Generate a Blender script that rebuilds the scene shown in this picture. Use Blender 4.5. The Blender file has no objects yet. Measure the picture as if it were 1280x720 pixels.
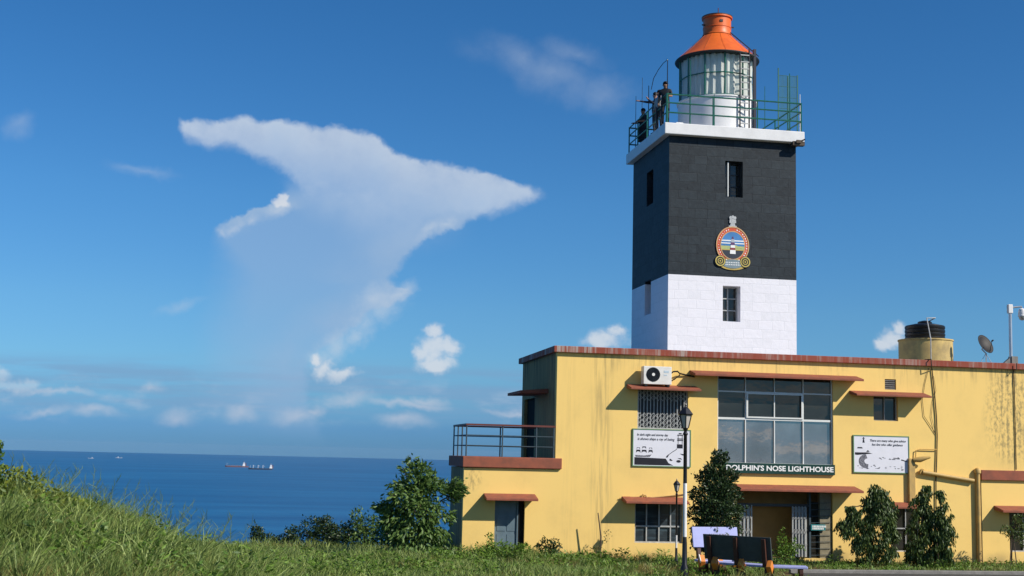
import bpy, bmesh, math, random
import numpy as np
from mathutils import Vector, Matrix
random.seed(7); rng = np.random.default_rng(11)
S = bpy.context.scene
C = S.collection
# ------------------------------------------------------------------ camera
EYE = np.array([0.0, 0.0, 3.45])
FPX, YAW, PIT, ROL = 1622.7, math.radians(10.04), math.radians(7.246), math.radians(1.378)
cy, sy, cp, sp = math.cos(YAW), math.sin(YAW), math.cos(PIT), math.sin(PIT)
FW = np.array([sy*cp, cy*cp, sp]); R0 = np.array([cy, -sy, 0.0]); U0 = np.cross(R0, FW)
RT = math.cos(ROL)*R0 + math.sin(ROL)*U0
UP = -math.sin(ROL)*R0 + math.cos(ROL)*U0
cam_d = bpy.data.cameras.new('camera'); cam = bpy.data.objects.new('camera', cam_d); C.objects.link(cam)
M4 = Matrix(((RT[0], UP[0], -FW[0], EYE[0]), (RT[1], UP[1], -FW[1], EYE[1]), (RT[2], UP[2], -FW[2], EYE[2]), (0, 0, 0, 1)))
cam.matrix_world = M4
cam_d.sensor_width = 36; cam_d.lens = FPX/1280*36; cam_d.clip_start = 0.1; cam_d.clip_end = 90000
S.camera = cam

def ray(px, py):
    d = FW + RT*((px-640)/FPX) - UP*((py-360)/FPX)
    return d
def W(px, py, Y):            # photo pixel (1280 wide) -> point on the vertical plane Y
    d = ray(px, py); t = (Y-EYE[1])/d[1]; p = EYE+d*t
    return float(p[0]), float(p[2])
def WX(px, py, X):
    d = ray(px, py); t = (X-EYE[0])/d[0]; p = EYE+d*t
    return float(p[1]), float(p[2])
def WZ(px, py, Z):
    d = ray(px, py); t = (Z-EYE[2])/d[2]; p = EYE+d*t
    return float(p[0]), float(p[1])

# ------------------------------------------------------------------ sun, sky, exposure
SUN_TO = Vector((0.72, -0.60, 0.70)).normalized()
SUN_EL = math.asin(SUN_TO.z)
SUN_ROT = math.atan2(SUN_TO.x, SUN_TO.y)
sl = bpy.data.lights.new('sun', 'SUN'); sl.energy = 5.0; sl.angle = math.radians(0.5); sl.color = (1.0, 0.93, 0.82)
so = bpy.data.objects.new('sun', sl); C.objects.link(so)
so.rotation_euler = SUN_TO.to_track_quat('Z', 'Y').to_euler(); so.location = (40, -40, 60)
S.view_settings.view_transform = 'Standard'; S.view_settings.look = 'None'
S.view_settings.exposure = 0.14; S.view_settings.gamma = 1.0; S.view_settings.use_curve_mapping = False
SKY_STRENGTH = 0.0955
HAZE = 0.000006

w = bpy.data.worlds.new('World'); S.world = w; w.use_nodes = True
nt = w.node_tree; nt.nodes.clear(); NN = nt.nodes.new; LK = nt.links.new
def nm(op, a, b=None, c=None, clamp=False):
    n = NN('ShaderNodeMath'); n.operation = op; n.use_clamp = clamp
    for i, v in enumerate((a, b, c)):
        if v is None: continue
        if isinstance(v, (int, float)): n.inputs[i].default_value = v
        else: LK(v, n.inputs[i])
    return n.outputs[0]
def nv(op, a, b=None):
    n = NN('ShaderNodeVectorMath'); n.operation = op
    for i, v in enumerate((a, b)):
        if v is None: continue
        if isinstance(v, (tuple, list)): n.inputs[i].default_value = v
        else: LK(v, n.inputs[i])
    return n
def smooth(x, a, b, lo=0., hi=1.):
    n = NN('ShaderNodeMapRange'); n.interpolation_type = 'SMOOTHSTEP'
    LK(x, n.inputs[0])
    for i, v in enumerate((a, b, lo, hi)): n.inputs[i+1].default_value = v
    return n.outputs[0]
def uvp(px, py):             # direction of the photo pixel in sky-plane units (world-fixed gnomonic chart of the sky)
    d = ray(px, py); Fh = np.array([sy, cy, 0]); k = d@Fh
    return float(d@R0/k*1.6227+0.64), float(d[2]/k*1.6227)
tc = NN('ShaderNodeTexCoord'); DIR = tc.outputs['Generated']
sky = NN('ShaderNodeTexSky'); sky.sky_type = 'NISHITA'; sky.sun_disc = False
sky.sun_elevation = SUN_EL; sky.sun_rotation = SUN_ROT; sky.altitude = 300; sky.air_density = 1.0; sky.dust_density = 0.25; sky.ozone_density = 3.0
hs = NN('ShaderNodeHueSaturation'); hs.inputs['Hue'].default_value = 0.5; hs.inputs['Saturation'].default_value = 1.3; hs.inputs['Value'].default_value = 1.4
LK(sky.outputs[0], hs.inputs['Color'])
df = nv('DOT_PRODUCT', DIR, (sy, cy, 0)).outputs['Value']
front = smooth(df, 0.15, 0.45)
dfc = nm('MAXIMUM', df, 0.1)
uu = nm('ADD', nm('MULTIPLY', nm('DIVIDE', nv('DOT_PRODUCT', DIR, tuple(R0)).outputs['Value'], dfc), 1.6227), 0.64)
vv = nm('MULTIPLY', nm('DIVIDE', nv('DOT_PRODUCT', DIR, (0, 0, 1)).outputs['Value'], dfc), 1.6227)
# the deep zenith-ward blue of the clear tropical sky, paler towards the sea
zz_ = nv('DOT_PRODUCT', DIR, (0, 0, 1)).outputs['Value']
elv = nm('DIVIDE', zz_, nm('SQRT', nm('MAXIMUM', nm('SUBTRACT', 1.0, nm('MULTIPLY', zz_, zz_)), 0.01)))
tintr = NN('ShaderNodeValToRGB'); LK(nm('MULTIPLY', elv, 1.6227*1.6, clamp=True), tintr.inputs[0])
tr = tintr.color_ramp
for i_, (p_, c_) in enumerate(((0.0, (.150,.400,1.05)), (.04, (.165,.41,1.02)), (.105, (.27,.56,.98)), (.168, (.38,.66,.97)), (.28, (.48,.74,.97)), (.5, (.58,.83,1.01)), (1.0, (.62,.84,.98)))):
    e_ = tr.elements[i_*1] if i_ in (0,) else (tr.elements[len(tr.elements)-1] if p_ == 1.0 else tr.elements.new(p_))
    e_.position = p_; e_.color = (*[x_/1.4 for x_ in c_], 1)
tint = NN('ShaderNodeMix'); tint.data_type = 'RGBA'; tint.blend_type = 'MULTIPLY'; tint.inputs[0].default_value = 1
LK(hs.outputs[0], tint.inputs[6]); LK(tintr.outputs[0], tint.inputs[7])
cmb = NN('ShaderNodeCombineXYZ'); LK(uu, cmb.inputs[0]); LK(vv, cmb.inputs[1])
P0 = cmb.outputs[0]
def noise(vec, scale, detail=6, rough=0.55, w4=None):
    n = NN('ShaderNodeTexNoise'); n.inputs['Scale'].default_value = scale; n.inputs['Detail'].default_value = detail
    n.inputs['Roughness'].default_value = rough; LK(vec, n.inputs['Vector'])
    return n
def warp(vec, scale, amp, detail=5, rough=0.55):
    n = noise(vec, scale, detail, rough)
    s = nv('SUBTRACT', n.outputs['Color'], (0.5, 0.5, 0.5)).outputs[0]
    m_ = nv('MULTIPLY', s, (amp, amp, 0)).outputs[0]
    return nv('ADD', vec, m_).outputs[0]
PW = warp(warp(warp(P0, 9, 0.026), 30, 0.021), 90, 0.009)     # crisp cumulus edges
PS = warp(warp(P0, 4, 0.08), 14, 0.045, 6, 0.6)      # wispy edges
fine = noise(P0, 34, 8, 0.6).outputs['Fac']
broad = noise(P0, 10, 6, 0.55).outputs['Fac']
def blob(px, py, rx, ry, vec, rot=0.0):
    u, v = uvp(px, py)
    mp = NN('ShaderNodeMapping'); mp.vector_type = 'TEXTURE'
    mp.inputs['Location'].default_value = (u, v, 0); mp.inputs['Rotation'].default_value = (0, 0, rot+0.024)
    mp.inputs['Scale'].default_value = (rx/1000, ry/1000, 1); LK(vec, mp.inputs['Vector'])
    return nm('SUBTRACT', 1.0, nv('LENGTH', mp.outputs[0]).outputs['Value'])
def vmax(lst):
    a = lst[0]
    for b in lst[1:]: a = nm('MAXIMUM', a, b)
    return a
def fcurve(x, pts, lo, hi):        # pts in [lo,hi] -> value ; values assumed inside 0..1
    n = NN('ShaderNodeFloatCurve'); mp = n.mapping; c = mp.curves[0]
    mp.use_clip = False
    xs = [((a-lo)/(hi-lo), b) for a, b in pts]
    c.points[0].location = xs[0]; c.points[1].location = xs[-1]
    for q in xs[1:-1]: c.points.new(*q)
    mp.update()
    LK(nm('DIVIDE', nm('SUBTRACT', x, lo), hi-lo, clamp=True), n.inputs['Value'])
    return n.outputs[0]
sepw = NN('ShaderNodeSeparateXYZ'); LK(PW, sepw.inputs[0]); uw, vw = sepw.outputs[0], sepw.outputs[1]
top_px = [(222,163),(225,152),(236,148),(255,146),(300,143),(340,146),(380,160),(430,161),(470,172),(500,192),(550,203),(600,214),(640,228),(665,234),(684,240)]
bot_px = [(222,165),(228,174),(250,181),(285,184),(320,196),(355,214),(380,240),(430,268),(500,280),(560,278),(620,268),(655,256),(684,241)]
tp = [uvp(*p) for p in top_px]; bp_ = [uvp(*p) for p in bot_px]
ulo, uhi = min(tp[0][0], bp_[0][0]), max(tp[-1][0], bp_[-1][0])
topc = fcurve(uw, tp, ulo, uhi); botc = fcurve(uw, bp_, ulo, uhi)
inu = nm('MULTIPLY', smooth(uw, ulo-0.002, ulo+0.012), smooth(nm('MULTIPLY', uw, -1), -uhi-0.002, -uhi+0.012))
a_top = smooth(nm('SUBTRACT', topc, vw), -0.003, 0.008)
dbot = nm('SUBTRACT', vw, botc)
# lower edge: crisp where it overhangs clear air, melting into the rain shaft in the middle
a_bot_soft = smooth(dbot, -0.045, 0.05); a_bot_hard = smooth(dbot, -0.006, 0.016)
midw = nm('MULTIPLY', smooth(uu, 0.33, 0.40), smooth(nm('MULTIPLY', uu, -1), -0.60, -0.50))
mx = NN('ShaderNodeMix'); mx.data_type = 'FLOAT'; LK(midw, mx.inputs[0]); LK(a_bot_hard, mx.inputs[2]); LK(a_bot_soft, mx.inputs[3])
anv = nm('MULTIPLY', nm('MULTIPLY', a_top, mx.outputs[0]), inu)
anv = nm('MULTIPLY', anv, smooth(nm('ADD', nm('MULTIPLY', broad, 0.7), nm('MULTIPLY', fine, 0.5)), 0.30, 0.85, 0.50, 0.92))
left_px = [(350,236),(336,255),(300,268),(268,284),(264,296),(270,330),(266,370),(250,420),(240,482),(236,550)]
right_px = [(620,236),(600,270),(560,290),(520,308),(503,330),(494,350),(516,360),(478,384),(448,404),(416,430),(392,450),(386,466),(392,500),(410,550)]
lp = sorted([(uvp(*p)[1], uvp(*p)[0]) for p in left_px]); rp = sorted([(uvp(*p)[1], uvp(*p)[0]) for p in right_px])
vlo, vhi = min(lp[0][0], rp[0][0]), max(lp[-1][0], rp[-1][0])
leftc = fcurve(vw, lp, vlo, vhi); rightc = fcurve(vw, rp, vlo, vhi)
inv = nm('MULTIPLY', smooth(vv, vlo-0.01, vlo+0.05), smooth(nm('MULTIPLY', vv, -1), -vhi-0.01, -vhi+0.03))
dr = nm('SUBTRACT', rightc, uw); dl = nm('SUBTRACT', uw, leftc)
softl = smooth(vv, 0.20, 0.285, 0.060, 0.010)      # the left flank is sharp only near its top
s_r = smooth(dr, -0.003, 0.012)
dl_n = nm('DIVIDE', dl, softl)
s_l = smooth(dl_n, -0.3, 1.0)
body = nm('MULTIPLY', nm('MULTIPLY', s_r, s_l), inv)
edge_r = nm('MULTIPLY', body, smooth(nm('MULTIPLY', dr, -1), -0.12, -0.012))
edge_l = nm('MULTIPLY', nm('MULTIPLY', body, smooth(nm('MULTIPLY', dl, -1), -0.06, -0.01)), smooth(vv, 0.262, 0.285))
stem_a = nm('ADD', nm('MULTIPLY', body, smooth(vv, 0.02, 0.24, 0.16, 0.50)), nm('ADD', nm('MULTIPLY', edge_r, smooth(broad, 0.3, 0.7, 0.14, 0.42)), nm('MULTIPLY', edge_l, 0.42)), clamp=True)
puffs = vmax([blob(350,251,16,8,PW,-.2), blob(351,245,8,9,PW), blob(403,464,18,16,PW), blob(425,470,38,9,PW), blob(398,452,9,14,PW),
              blob(541,438,26,30,PW), blob(541,416,17,16,PW), blob(560,436,17,17,PW), blob(525,444,16,19,PW), blob(543,456,36,15,PW),
              blob(757,424,40,16,PW), blob(768,414,20,12,PW), blob(1120,422,24,16,PW), blob(1128,410,14,11,PW), blob(1108,430,18,10,PW),
              blob(16,482,50,11,PW), blob(-4,470,22,16,PW), blob(40,478,16,9,PW)])
lumps = vmax([blob(538,288,26,9,PW,.5), blob(500,364,24,13,PW,.35), blob(350,262,26,12,PW,.4), blob(290,286,24,9,PW,.5), blob(275,292,10,8,PW), blob(478,388,34,24,PW,.5), blob(456,404,38,22,PW,.5), blob(440,420,26,20,PW,.6), blob(420,436,30,24,PW,.7), blob(404,450,24,22,PW,.6), blob(505,356,24,14,PW,.4), blob(470,372,40,26,PW,.5), blob(560,280,20,9,PW,.4), blob(318,276,16,9,PW,.4)])
lump_a = nm('MULTIPLY', smooth(nm('ADD', lumps, nm('MULTIPLY', nm('SUBTRACT', fine, 0.5), 1.4)), -0.10, 1.25), 0.46)
puff_shade = smooth(nm('ADD', nm('ADD', puffs, nm('MULTIPLY', nm('SUBTRACT', fine, 0.5), 1.0)), nm('MULTIPLY', nm('SUBTRACT', broad, 0.5), .5)), -0.02, 0.75)
flatb = smooth(vv, uvp(400, 485)[1], uvp(400, 460)[1])
puff_a = nm('MULTIPLY', puff_shade, smooth(flatb, 0.0, 1.0, 0.30, 0.72))
puff_lit = smooth(nm('ADD', nm('ADD', fine, nm('MULTIPLY', broad, .5)), nm('MULTIPLY', puffs, .3)), 0.60, 1.05)
wisps = vmax([nm('MULTIPLY', blob(26,152,34,20,PS), 1.1), blob(180,210,62,11,PS,-.12), blob(690,98,120,34,PS,-.42), blob(755,122,56,32,PS,-.1), blob(650,75,70,28,PS,-.6), blob(720,80,60,24,PS,-.3), blob(230,383,40,8,PS,.2)])
wisp_a = nm('MULTIPLY', smooth(nm('ADD', wisps, nm('MULTIPLY', nm('SUBTRACT', broad, 0.5), 1.6)), -0.10, 1.5), 0.30)
lows = vmax([blob(505,502,75,9,PS,-.05), blob(535,503,46,8,PW,-.03), blob(436,500,46,12,PW), blob(220,520,34,18,PS), blob(380,526,40,20,PS), blob(105,517,44,11,PS), blob(190,484,18,13,PW), blob(300,520,34,16,PS), blob(50,515,56,9,PS), blob(500,530,44,14,PS), blob(395,512,20,12,PW), blob(60,494,70,6,PS), blob(640,505,60,8,PS)])
lows_a = nm('MULTIPLY', smooth(nm('ADD', lows, nm('MULTIPLY', nm('SUBTRACT', broad, 0.5), 1.3)), -0.05, 1.2), 0.55)
streak = noise(nv('MULTIPLY', P0, (2.2, 26, 1)).outputs[0], 2.4, 5, 0.55).outputs['Fac']
band_a = nm('MULTIPLY', nm('MULTIPLY', smooth(vv, 0.025, 0.055), smooth(nm('MULTIPLY', vv, -1), -0.118, -0.088)), smooth(streak, 0.34, 0.62, 0.10, 0.70))
bright_streak = nm('MULTIPLY', nm('MULTIPLY', smooth(vv, 0.035, 0.055), smooth(nm('MULTIPLY', vv, -1), -0.085, -0.06)), nm('MULTIPLY', smooth(streak, 0.52, 0.72), smooth(broad, 0.42, 0.66, 0, 0.4)))
CV = 0.97/SKY_STRENGTH
def over(base, col, alpha, k=1.0):
    m_ = NN('ShaderNodeMix'); m_.data_type = 'RGBA'
    LK(nm('MULTIPLY', nm('MULTIPLY', alpha, front), k), m_.inputs[0]); LK(base, m_.inputs[6])
    m_.inputs[7].default_value = (col[0]*CV, col[1]*CV, col[2]*CV, 1)
    return m_.outputs[2]
col = tint.outputs[2]
col = over(col, (0.185, 0.335, 0.535), band_a)
low_n = noise(nv('MULTIPLY', P0, (1, 2.2, 1)).outputs[0], 13, 7, 0.6).outputs['Fac']
low_a = nm('MULTIPLY', nm('MULTIPLY', smooth(vv, 0.018, 0.045), smooth(nm('MULTIPLY', vv, -1), -0.105, -0.06)), smooth(low_n, 0.50, 0.72, 0, 0.42))
col = over(col, (0.40, 0.50, 0.64), low_a)
col = over(col, (0.29, 0.43, 0.63), stem_a)
am = NN('ShaderNodeMix'); am.data_type = 'RGBA'
LK(smooth(nm('ADD', nm('SUBTRACT', topc, vw), nm('ADD', nm('MULTIPLY', nm('SUBTRACT', broad, .5), .11), nm('MULTIPLY', nm('SUBTRACT', fine, .5), .07))), -0.005, 0.075), am.inputs[0])
am.inputs[6].default_value = (.57*CV, .64*CV, .73*CV, 1); am.inputs[7].default_value = (.38*CV, .50*CV, .68*CV, 1)
m_ = NN('ShaderNodeMix'); m_.data_type = 'RGBA'; LK(nm('MULTIPLY', anv, front), m_.inputs[0]); LK(col, m_.inputs[6]); LK(am.outputs[2], m_.inputs[7]); col = m_.outputs[2]
col = over(col, (0.50, 0.58, 0.68), wisp_a)
col = over(col, (0.52, 0.56, 0.65), lows_a)
col = over(col, (0.48, 0.58, 0.69), bright_streak)
col = over(col, (0.58, 0.64, 0.71), lump_a)
pm = NN('ShaderNodeMix'); pm.data_type = 'RGBA'; LK(puff_lit, pm.inputs[0])
pm.inputs[6].default_value = (.42*CV, .53*CV, .68*CV, 1); pm.inputs[7].default_value = (.70*CV, .72*CV, .75*CV, 1)
m_ = NN('ShaderNodeMix'); m_.data_type = 'RGBA'; LK(nm('MULTIPLY', puff_a, front), m_.inputs[0]); LK(col, m_.inputs[6]); LK(pm.outputs[2], m_.inputs[7]); col = m_.outputs[2]
dbk = nm('MAXIMUM', nm('MULTIPLY', df, -1), 0.1)
ub = nm('DIVIDE', nv('DOT_PRODUCT', DIR, tuple(R0)).outputs['Value'], dbk); vb = nm('DIVIDE', nv('DOT_PRODUCT', DIR, (0, 0, 1)).outputs['Value'], dbk)
cb_ = NN('ShaderNodeCombineXYZ'); LK(nm('MULTIPLY', ub, 2.2), cb_.inputs[0]); LK(nm('MULTIPLY', vb, 55), cb_.inputs[1])
bk = nm('MULTIPLY', smooth(noise(cb_.outputs[0], 1.6, 6, .55).outputs['Fac'], 0.50, 0.60), nm('MULTIPLY', smooth(nm('MULTIPLY', df, -1), .15, .4), nm('MULTIPLY', smooth(vb, 0.0, .03), smooth(nm('MULTIPLY', vb, -1), -.5, -.2))))
m_ = NN('ShaderNodeMix'); m_.data_type = 'RGBA'; LK(nm('MULTIPLY', bk, .8), m_.inputs[0]); LK(col, m_.inputs[6]); m_.inputs[7].default_value = (.85*CV, .84*CV, .82*CV, 1); col = m_.outputs[2]
bg = NN('ShaderNodeBackground'); bg.inputs['Strength'].default_value = SKY_STRENGTH; LK(col, bg.inputs['Color'])
wo = NN('ShaderNodeOutputWorld'); LK(bg.outputs[0], wo.inputs['Surface'])

# ------------------------------------------------------------------ materials
def newmat(name):
    m = bpy.data.materials.new(name); m.use_nodes = True
    n = m.node_tree; n.nodes.clear()
    out = n.nodes.new('ShaderNodeOutputMaterial'); b = n.nodes.new('ShaderNodeBsdfPrincipled')
    n.links.new(b.outputs[0], out.inputs[0])
    return m, n, b
def mat(name, colr, rough=0.6, var=0.25, scale=3.0, bump=0.0, bscale=30.0, metal=0.0, spec=0.4, stretch=(1, 1, 1), col2=None, thr=(0.35, 0.7), island=0.0):
    m, n, b = newmat(name); nn = n.nodes.new; lk = n.links.new
    b.inputs['Roughness'].default_value = rough; b.inputs['Metallic'].default_value = metal
    b.inputs['Specular IOR Level'].default_value = spec
    g = nn('ShaderNodeNewGeometry'); mp = nn('ShaderNodeMapping'); mp.inputs['Scale'].default_value = stretch
    lk(g.outputs['Position'], mp.inputs['Vector'])
    no = nn('ShaderNodeTexNoise'); no.inputs['Scale'].default_value = scale; no.inputs['Detail'].default_value = 6; no.inputs['Roughness'].default_value = 0.6
    lk(mp.outputs[0], no.inputs['Vector'])
    r = nn('ShaderNodeValToRGB'); r.color_ramp.elements[0].position = thr[0]; r.color_ramp.elements[1].position = thr[1]
    c2 = col2 if col2 else tuple(c*(1-var) for c in colr)
    r.color_ramp.elements[0].color = (*c2, 1); r.color_ramp.elements[1].color = (*colr, 1)
    fac = no.outputs['Fac']
    if island:
        mi = nn('ShaderNodeMix'); mi.data_type = 'FLOAT'; mi.inputs[0].default_value = island
        lk(fac, mi.inputs[2]); lk(g.outputs['Random Per Island'], mi.inputs[3]); fac = mi.outputs[0]
    lk(fac, r.inputs[0]); lk(r.outputs[0], b.inputs['Base Color'])
    if bump:
        n2 = nn('ShaderNodeTexNoise'); n2.inputs['Scale'].default_value = bscale; n2.inputs['Detail'].default_value = 5
        lk(mp.outputs[0], n2.inputs['Vector'])
        bu = nn('ShaderNodeBump'); bu.inputs['Strength'].default_value = bump; bu.inputs['Distance'].default_value = 0.02
        lk(n2.outputs['Fac'], bu.inputs['Height']); lk(bu.outputs[0], b.inputs['Normal'])
    return m
def wall_mat(name, base, streaks, patches, dirt=(0.20, 0.17, 0.09)):
    """painted plaster with rain streaks: streaks = [(x, width, strength)], patches = [(x, z, rx, rz, strength)]"""
    m, n, b = newmat(name); nn = n.nodes.new; lk = n.links.new
    b.inputs['Roughness'].default_value = 0.8; b.inputs['Specular IOR Level'].default_value = 0.25
    g = nn('ShaderNodeNewGeometry'); sep = nn('ShaderNodeSeparateXYZ'); lk(g.outputs['Position'], sep.inputs[0])
    def mth(op, a, bb=None, cc=None, cl=False):
        q = nn('ShaderNodeMath'); q.operation = op; q.use_clamp = cl
        for i, v in enumerate((a, bb, cc)):
            if v is None: continue
            if isinstance(v, (int, float)): q.inputs[i].default_value = v
            else: lk(v, q.inputs[i])
        return q.outputs[0]
    def tex(scale, st, det=6):
        mp = nn('ShaderNodeMapping'); mp.inputs['Scale'].default_value = st; lk(g.outputs['Position'], mp.inputs['Vector'])
        q = nn('ShaderNodeTexNoise'); q.inputs['Scale'].default_value = scale; q.inputs['Detail'].default_value = det; q.inputs['Roughness'].default_value = 0.62
        lk(mp.outputs[0], q.inputs['Vector']); return q.outputs['Fac']
    def ss(x, a, bb):
        q = nn('ShaderNodeMapRange'); q.interpolation_type = 'SMOOTHSTEP'; lk(x, q.inputs[0]); q.inputs[1].default_value = a; q.inputs[2].default_value = bb
        return q.outputs[0]
    st = tex(1.0, (9, 9, 0.5)); bl = tex(0.7, (1, 1, 1)); fi = tex(9, (1.0, 1.0, 0.6))
    # overall soft mottling
    amt = mth('MULTIPLY', ss(bl, 0.45, 0.75), 0.13)
    amt = mth('ADD', amt, mth('MULTIPLY', mth('MULTIPLY', ss(st, 0.55, 0.75), ss(bl, 0.40, 0.6)), 0.07))
    for (x, wd, k) in streaks:
        d = mth('ABSOLUTE', mth('SUBTRACT', sep.outputs[0], x))
        msk = ss(mth('MULTIPLY', d, -1), -wd, 0)
        amt = mth('ADD', amt, mth('MULTIPLY', mth('MULTIPLY', msk, ss(st, 0.42, 0.62)), k))
    for (x, z, rx, rz, k) in patches:
        a = mth('POWER', mth('DIVIDE', mth('SUBTRACT', sep.outputs[0], x), rx), 2.0)
        c_ = mth('POWER', mth('DIVIDE', mth('SUBTRACT', sep.outputs[2], z), rz), 2.0)
        msk = ss(mth('MULTIPLY', mth('ADD', a, c_), -1), -1.0, -0.15)
        tx = ss(mth('ADD', mth('MULTIPLY', fi, 0.6), mth('MULTIPLY', st, 0.4)), 0.44, 0.60)
        amt = mth('ADD', amt, mth('MULTIPLY', mth('MULTIPLY', msk, tx), k))
    amt = mth('ADD', amt, mth('MULTIPLY', mth('MULTIPLY', ss(sep.outputs[2], 5.9, 6.9), ss(st, .46, .66)), mth('MULTIPLY', ss(bl, .38, .55), .42)))
    # splash dirt just above the ground
    amt = mth('ADD', amt, mth('MULTIPLY', mth('MULTIPLY', ss(mth('MULTIPLY', sep.outputs[2], -1), -0.5, 0.0), ss(bl, 0.35, 0.6)), 0.5), cl=True)
    mx_ = nn('ShaderNodeMix'); mx_.data_type = 'RGBA'; lk(amt, mx_.inputs[0])
    mx_.inputs[6].default_value = (*base, 1); mx_.inputs[7].default_value = (*dirt, 1)
    lk(mx_.outputs[2], b.inputs['Base Color'])
    bu = nn('ShaderNodeBump'); bu.inputs['Strength'].default_value = 0.25; bu.inputs['Distance'].default_value = 0.01
    lk(tex(25, (1, 1, 1), 4), bu.inputs['Height']); lk(bu.outputs[0], b.inputs['Normal'])
    return m

M = {}
F = 43.0       # plane of the front wall
xs_l = W(752, 560, F)[0]; xs_r = W(1258, 520, F)
M['yellow'] = wall_mat('yellow_plaster', (0.86, 0.595, 0.195), [(xs_l, 0.60, 0.38), (W(712, 500, F)[0], 0.4, 0.10)],
                       [(xs_r[0]+0.2, xs_r[1], 1.25, 2.1, 0.75), (W(592, 600, F)[0], 2.6, .35, .5, .5)])
M['yellow_side'] = wall_mat('shade_darkened_weathered_plaster', (0.30, 0.215, 0.09), [(0, 20, 0.9)], [], dirt=(0.05, 0.042, 0.03))  # shade of the end walls put into a darkened base, plus rain streaks
M['terracotta'] = mat('terracotta_paint', (0.33, 0.098, 0.056), 0.75, col2=(0.22, 0.078, 0.05), scale=4, bump=0.2, spec=.25)
M['parapet'] = wall_mat('weathered_red_paint', (0.27, 0.062, 0.038), [(W(715, 440, F)[0], 2.2, .75), (W(830, 440, F)[0], 2.5, .40), (W(1010, 440, F)[0], 6, .16)], [], dirt=(.40, .34, .30))
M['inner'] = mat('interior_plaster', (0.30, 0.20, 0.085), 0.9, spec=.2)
M['roof'] = mat('roof_concrete', (0.22, 0.2, 0.18), 0.9, bump=.3)
M['white_frame'] = mat('white_painted_frame', (0.72, 0.74, 0.72), 0.45, var=.1)
M['grille'] = mat('galvanised_grille', (0.46, 0.47, 0.46), 0.5, var=.3, scale=8, spec=.5)
M['dark_metal'] = mat('black_painted_iron', (0.015, 0.015, 0.018), 0.35, var=.3, scale=10, spec=.5)
M['rail_metal'] = mat('grey_blue_steel', (0.06, 0.09, 0.11), 0.5, var=.3, scale=10)
M['green_metal'] = mat('green_painted_pipe', (0.018, 0.15, 0.105), 0.45, var=.35, scale=9)
M['dark_int'] = mat('dark_room', (0.02, 0.019, 0.017), 0.9, spec=.1)
M['red_rail'] = mat('red_oxide_paint', (0.16, 0.045, 0.035), 0.55, var=.3)
M['white_plain'] = mat('white_paint', (0.78, 0.78, 0.78), 0.6, var=.12, scale=2, bump=.15)
M['curtain'] = mat('white_curtain', (0.76, 0.79, 0.74), 0.85, var=.22, scale=5, stretch=(4, 4, .4))
M['orange'] = mat('orange_paint', (0.77, 0.15, 0.02), 0.45, col2=(0.64, 0.115, 0.018), scale=3, bump=.08, spec=.4)
M['dark_eave'] = mat('dark_eave_paint', (0.03, 0.035, 0.035), 0.6)
M['board_white'] = mat('white_sign_board', (0.74, 0.74, 0.80), 0.4, var=.06)
M['ink'] = mat('black_ink', (0.012, 0.012, 0.02), 0.5)
M['ink_grey'] = mat('grey_ink', (0.25, 0.25, 0.28), 0.5, col2=(.06, .06, .08), scale=25, thr=(.4, .6))
M['board_green'] = mat('dark_green_board', (0.008, 0.050, 0.038), 0.4)
M['green_frame'] = mat('green_wood_frame', (0.16, 0.30, 0.14), 0.5)
M['letter'] = mat('white_lettering', (0.85, 0.86, 0.84), 0.5, var=.05)
M['ac'] = mat('white_ac_casing', (0.78, 0.76, 0.72), 0.4, var=.12, scale=4)
M['black_plastic'] = mat('black_plastic', (0.012, 0.012, 0.013), 0.4)
M['tank_black'] = mat('black_water_tank_plastic', (0.010, 0.011, 0.012), 0.45)
M['tank_yellow'] = mat('ochre_plaster', (0.62, 0.45, 0.16), 0.8, col2=(.36, .27, .12), scale=2.5, bump=.2)
M['pipe'] = mat('ochre_pipe', (0.60, 0.38, 0.11), 0.55, col2=(.42, .28, .10), scale=4)
M['cable'] = mat('dark_cable', (0.03, 0.022, 0.012), 0.6)
M['steel'] = mat('bright_steel', (0.55, 0.58, 0.62), 0.3, metal=.6, var=.1)
M['dish'] = mat('dark_dish', (0.012, 0.010, 0.009), 0.6)
M['concrete'] = mat('grey_concrete', (0.26, 0.25, 0.23), 0.85, var=.35, scale=5, bump=.3)
M['lavender'] = mat('pale_lavender_paint', (0.38, 0.41, 0.72), 0.5, var=.1, scale=6)
M['bench_shade'] = mat('bench_back_painted_shade', (0.055, 0.07, 0.07), 0.6, var=.25, scale=6)  # backrest turned from the sun: its shade is put into this colour
M['bench_brown'] = mat('dark_maroon_paint', (0.075, 0.028, 0.018), 0.6, var=.3, scale=8)
M['bench_orange'] = mat('orange_block_paint', (0.72, 0.24, 0.035), 0.55, var=.2, scale=8)
M['door_blue'] = mat('grey_blue_door_paint', (0.13, 0.19, 0.23), 0.5, var=.2, scale=5)
M['door_brown'] = mat('brown_wood_door', (0.42, 0.26, 0.08), 0.6, var=.2, scale=2)
M['mesh_beige'] = mat('beige_wire_mesh', (0.30, 0.26, 0.17), 0.6, var=.3, scale=8)
def glass(name, base, spec, rough, streak=None):
    m = mat(name, base, rough, col2=streak or tuple(c*.6 for c in base), scale=0.9, stretch=(.7, 1, 5), spec=spec, thr=(.48, .62))
    return m
M['pane_dark'] = mat('dark_window_glass', (0.055, 0.053, 0.045), 0.02, var=.3, scale=1.2, metal=.4, spec=.6, bump=.10, bscale=1.5)
M['pane_grey'] = mat('reflective_window_glass', (0.40, 0.37, 0.34), 0.015, var=.25, scale=1.2, metal=.75, spec=.6, bump=.10, bscale=1.3)
M['pane_blue'] = glass('bluish_window_glass', (0.06, 0.09, 0.11), 0.7, 0.10, (0.03, .04, .05))
M['lantern_glass'], n_, b_ = newmat('lantern_glass')
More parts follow.
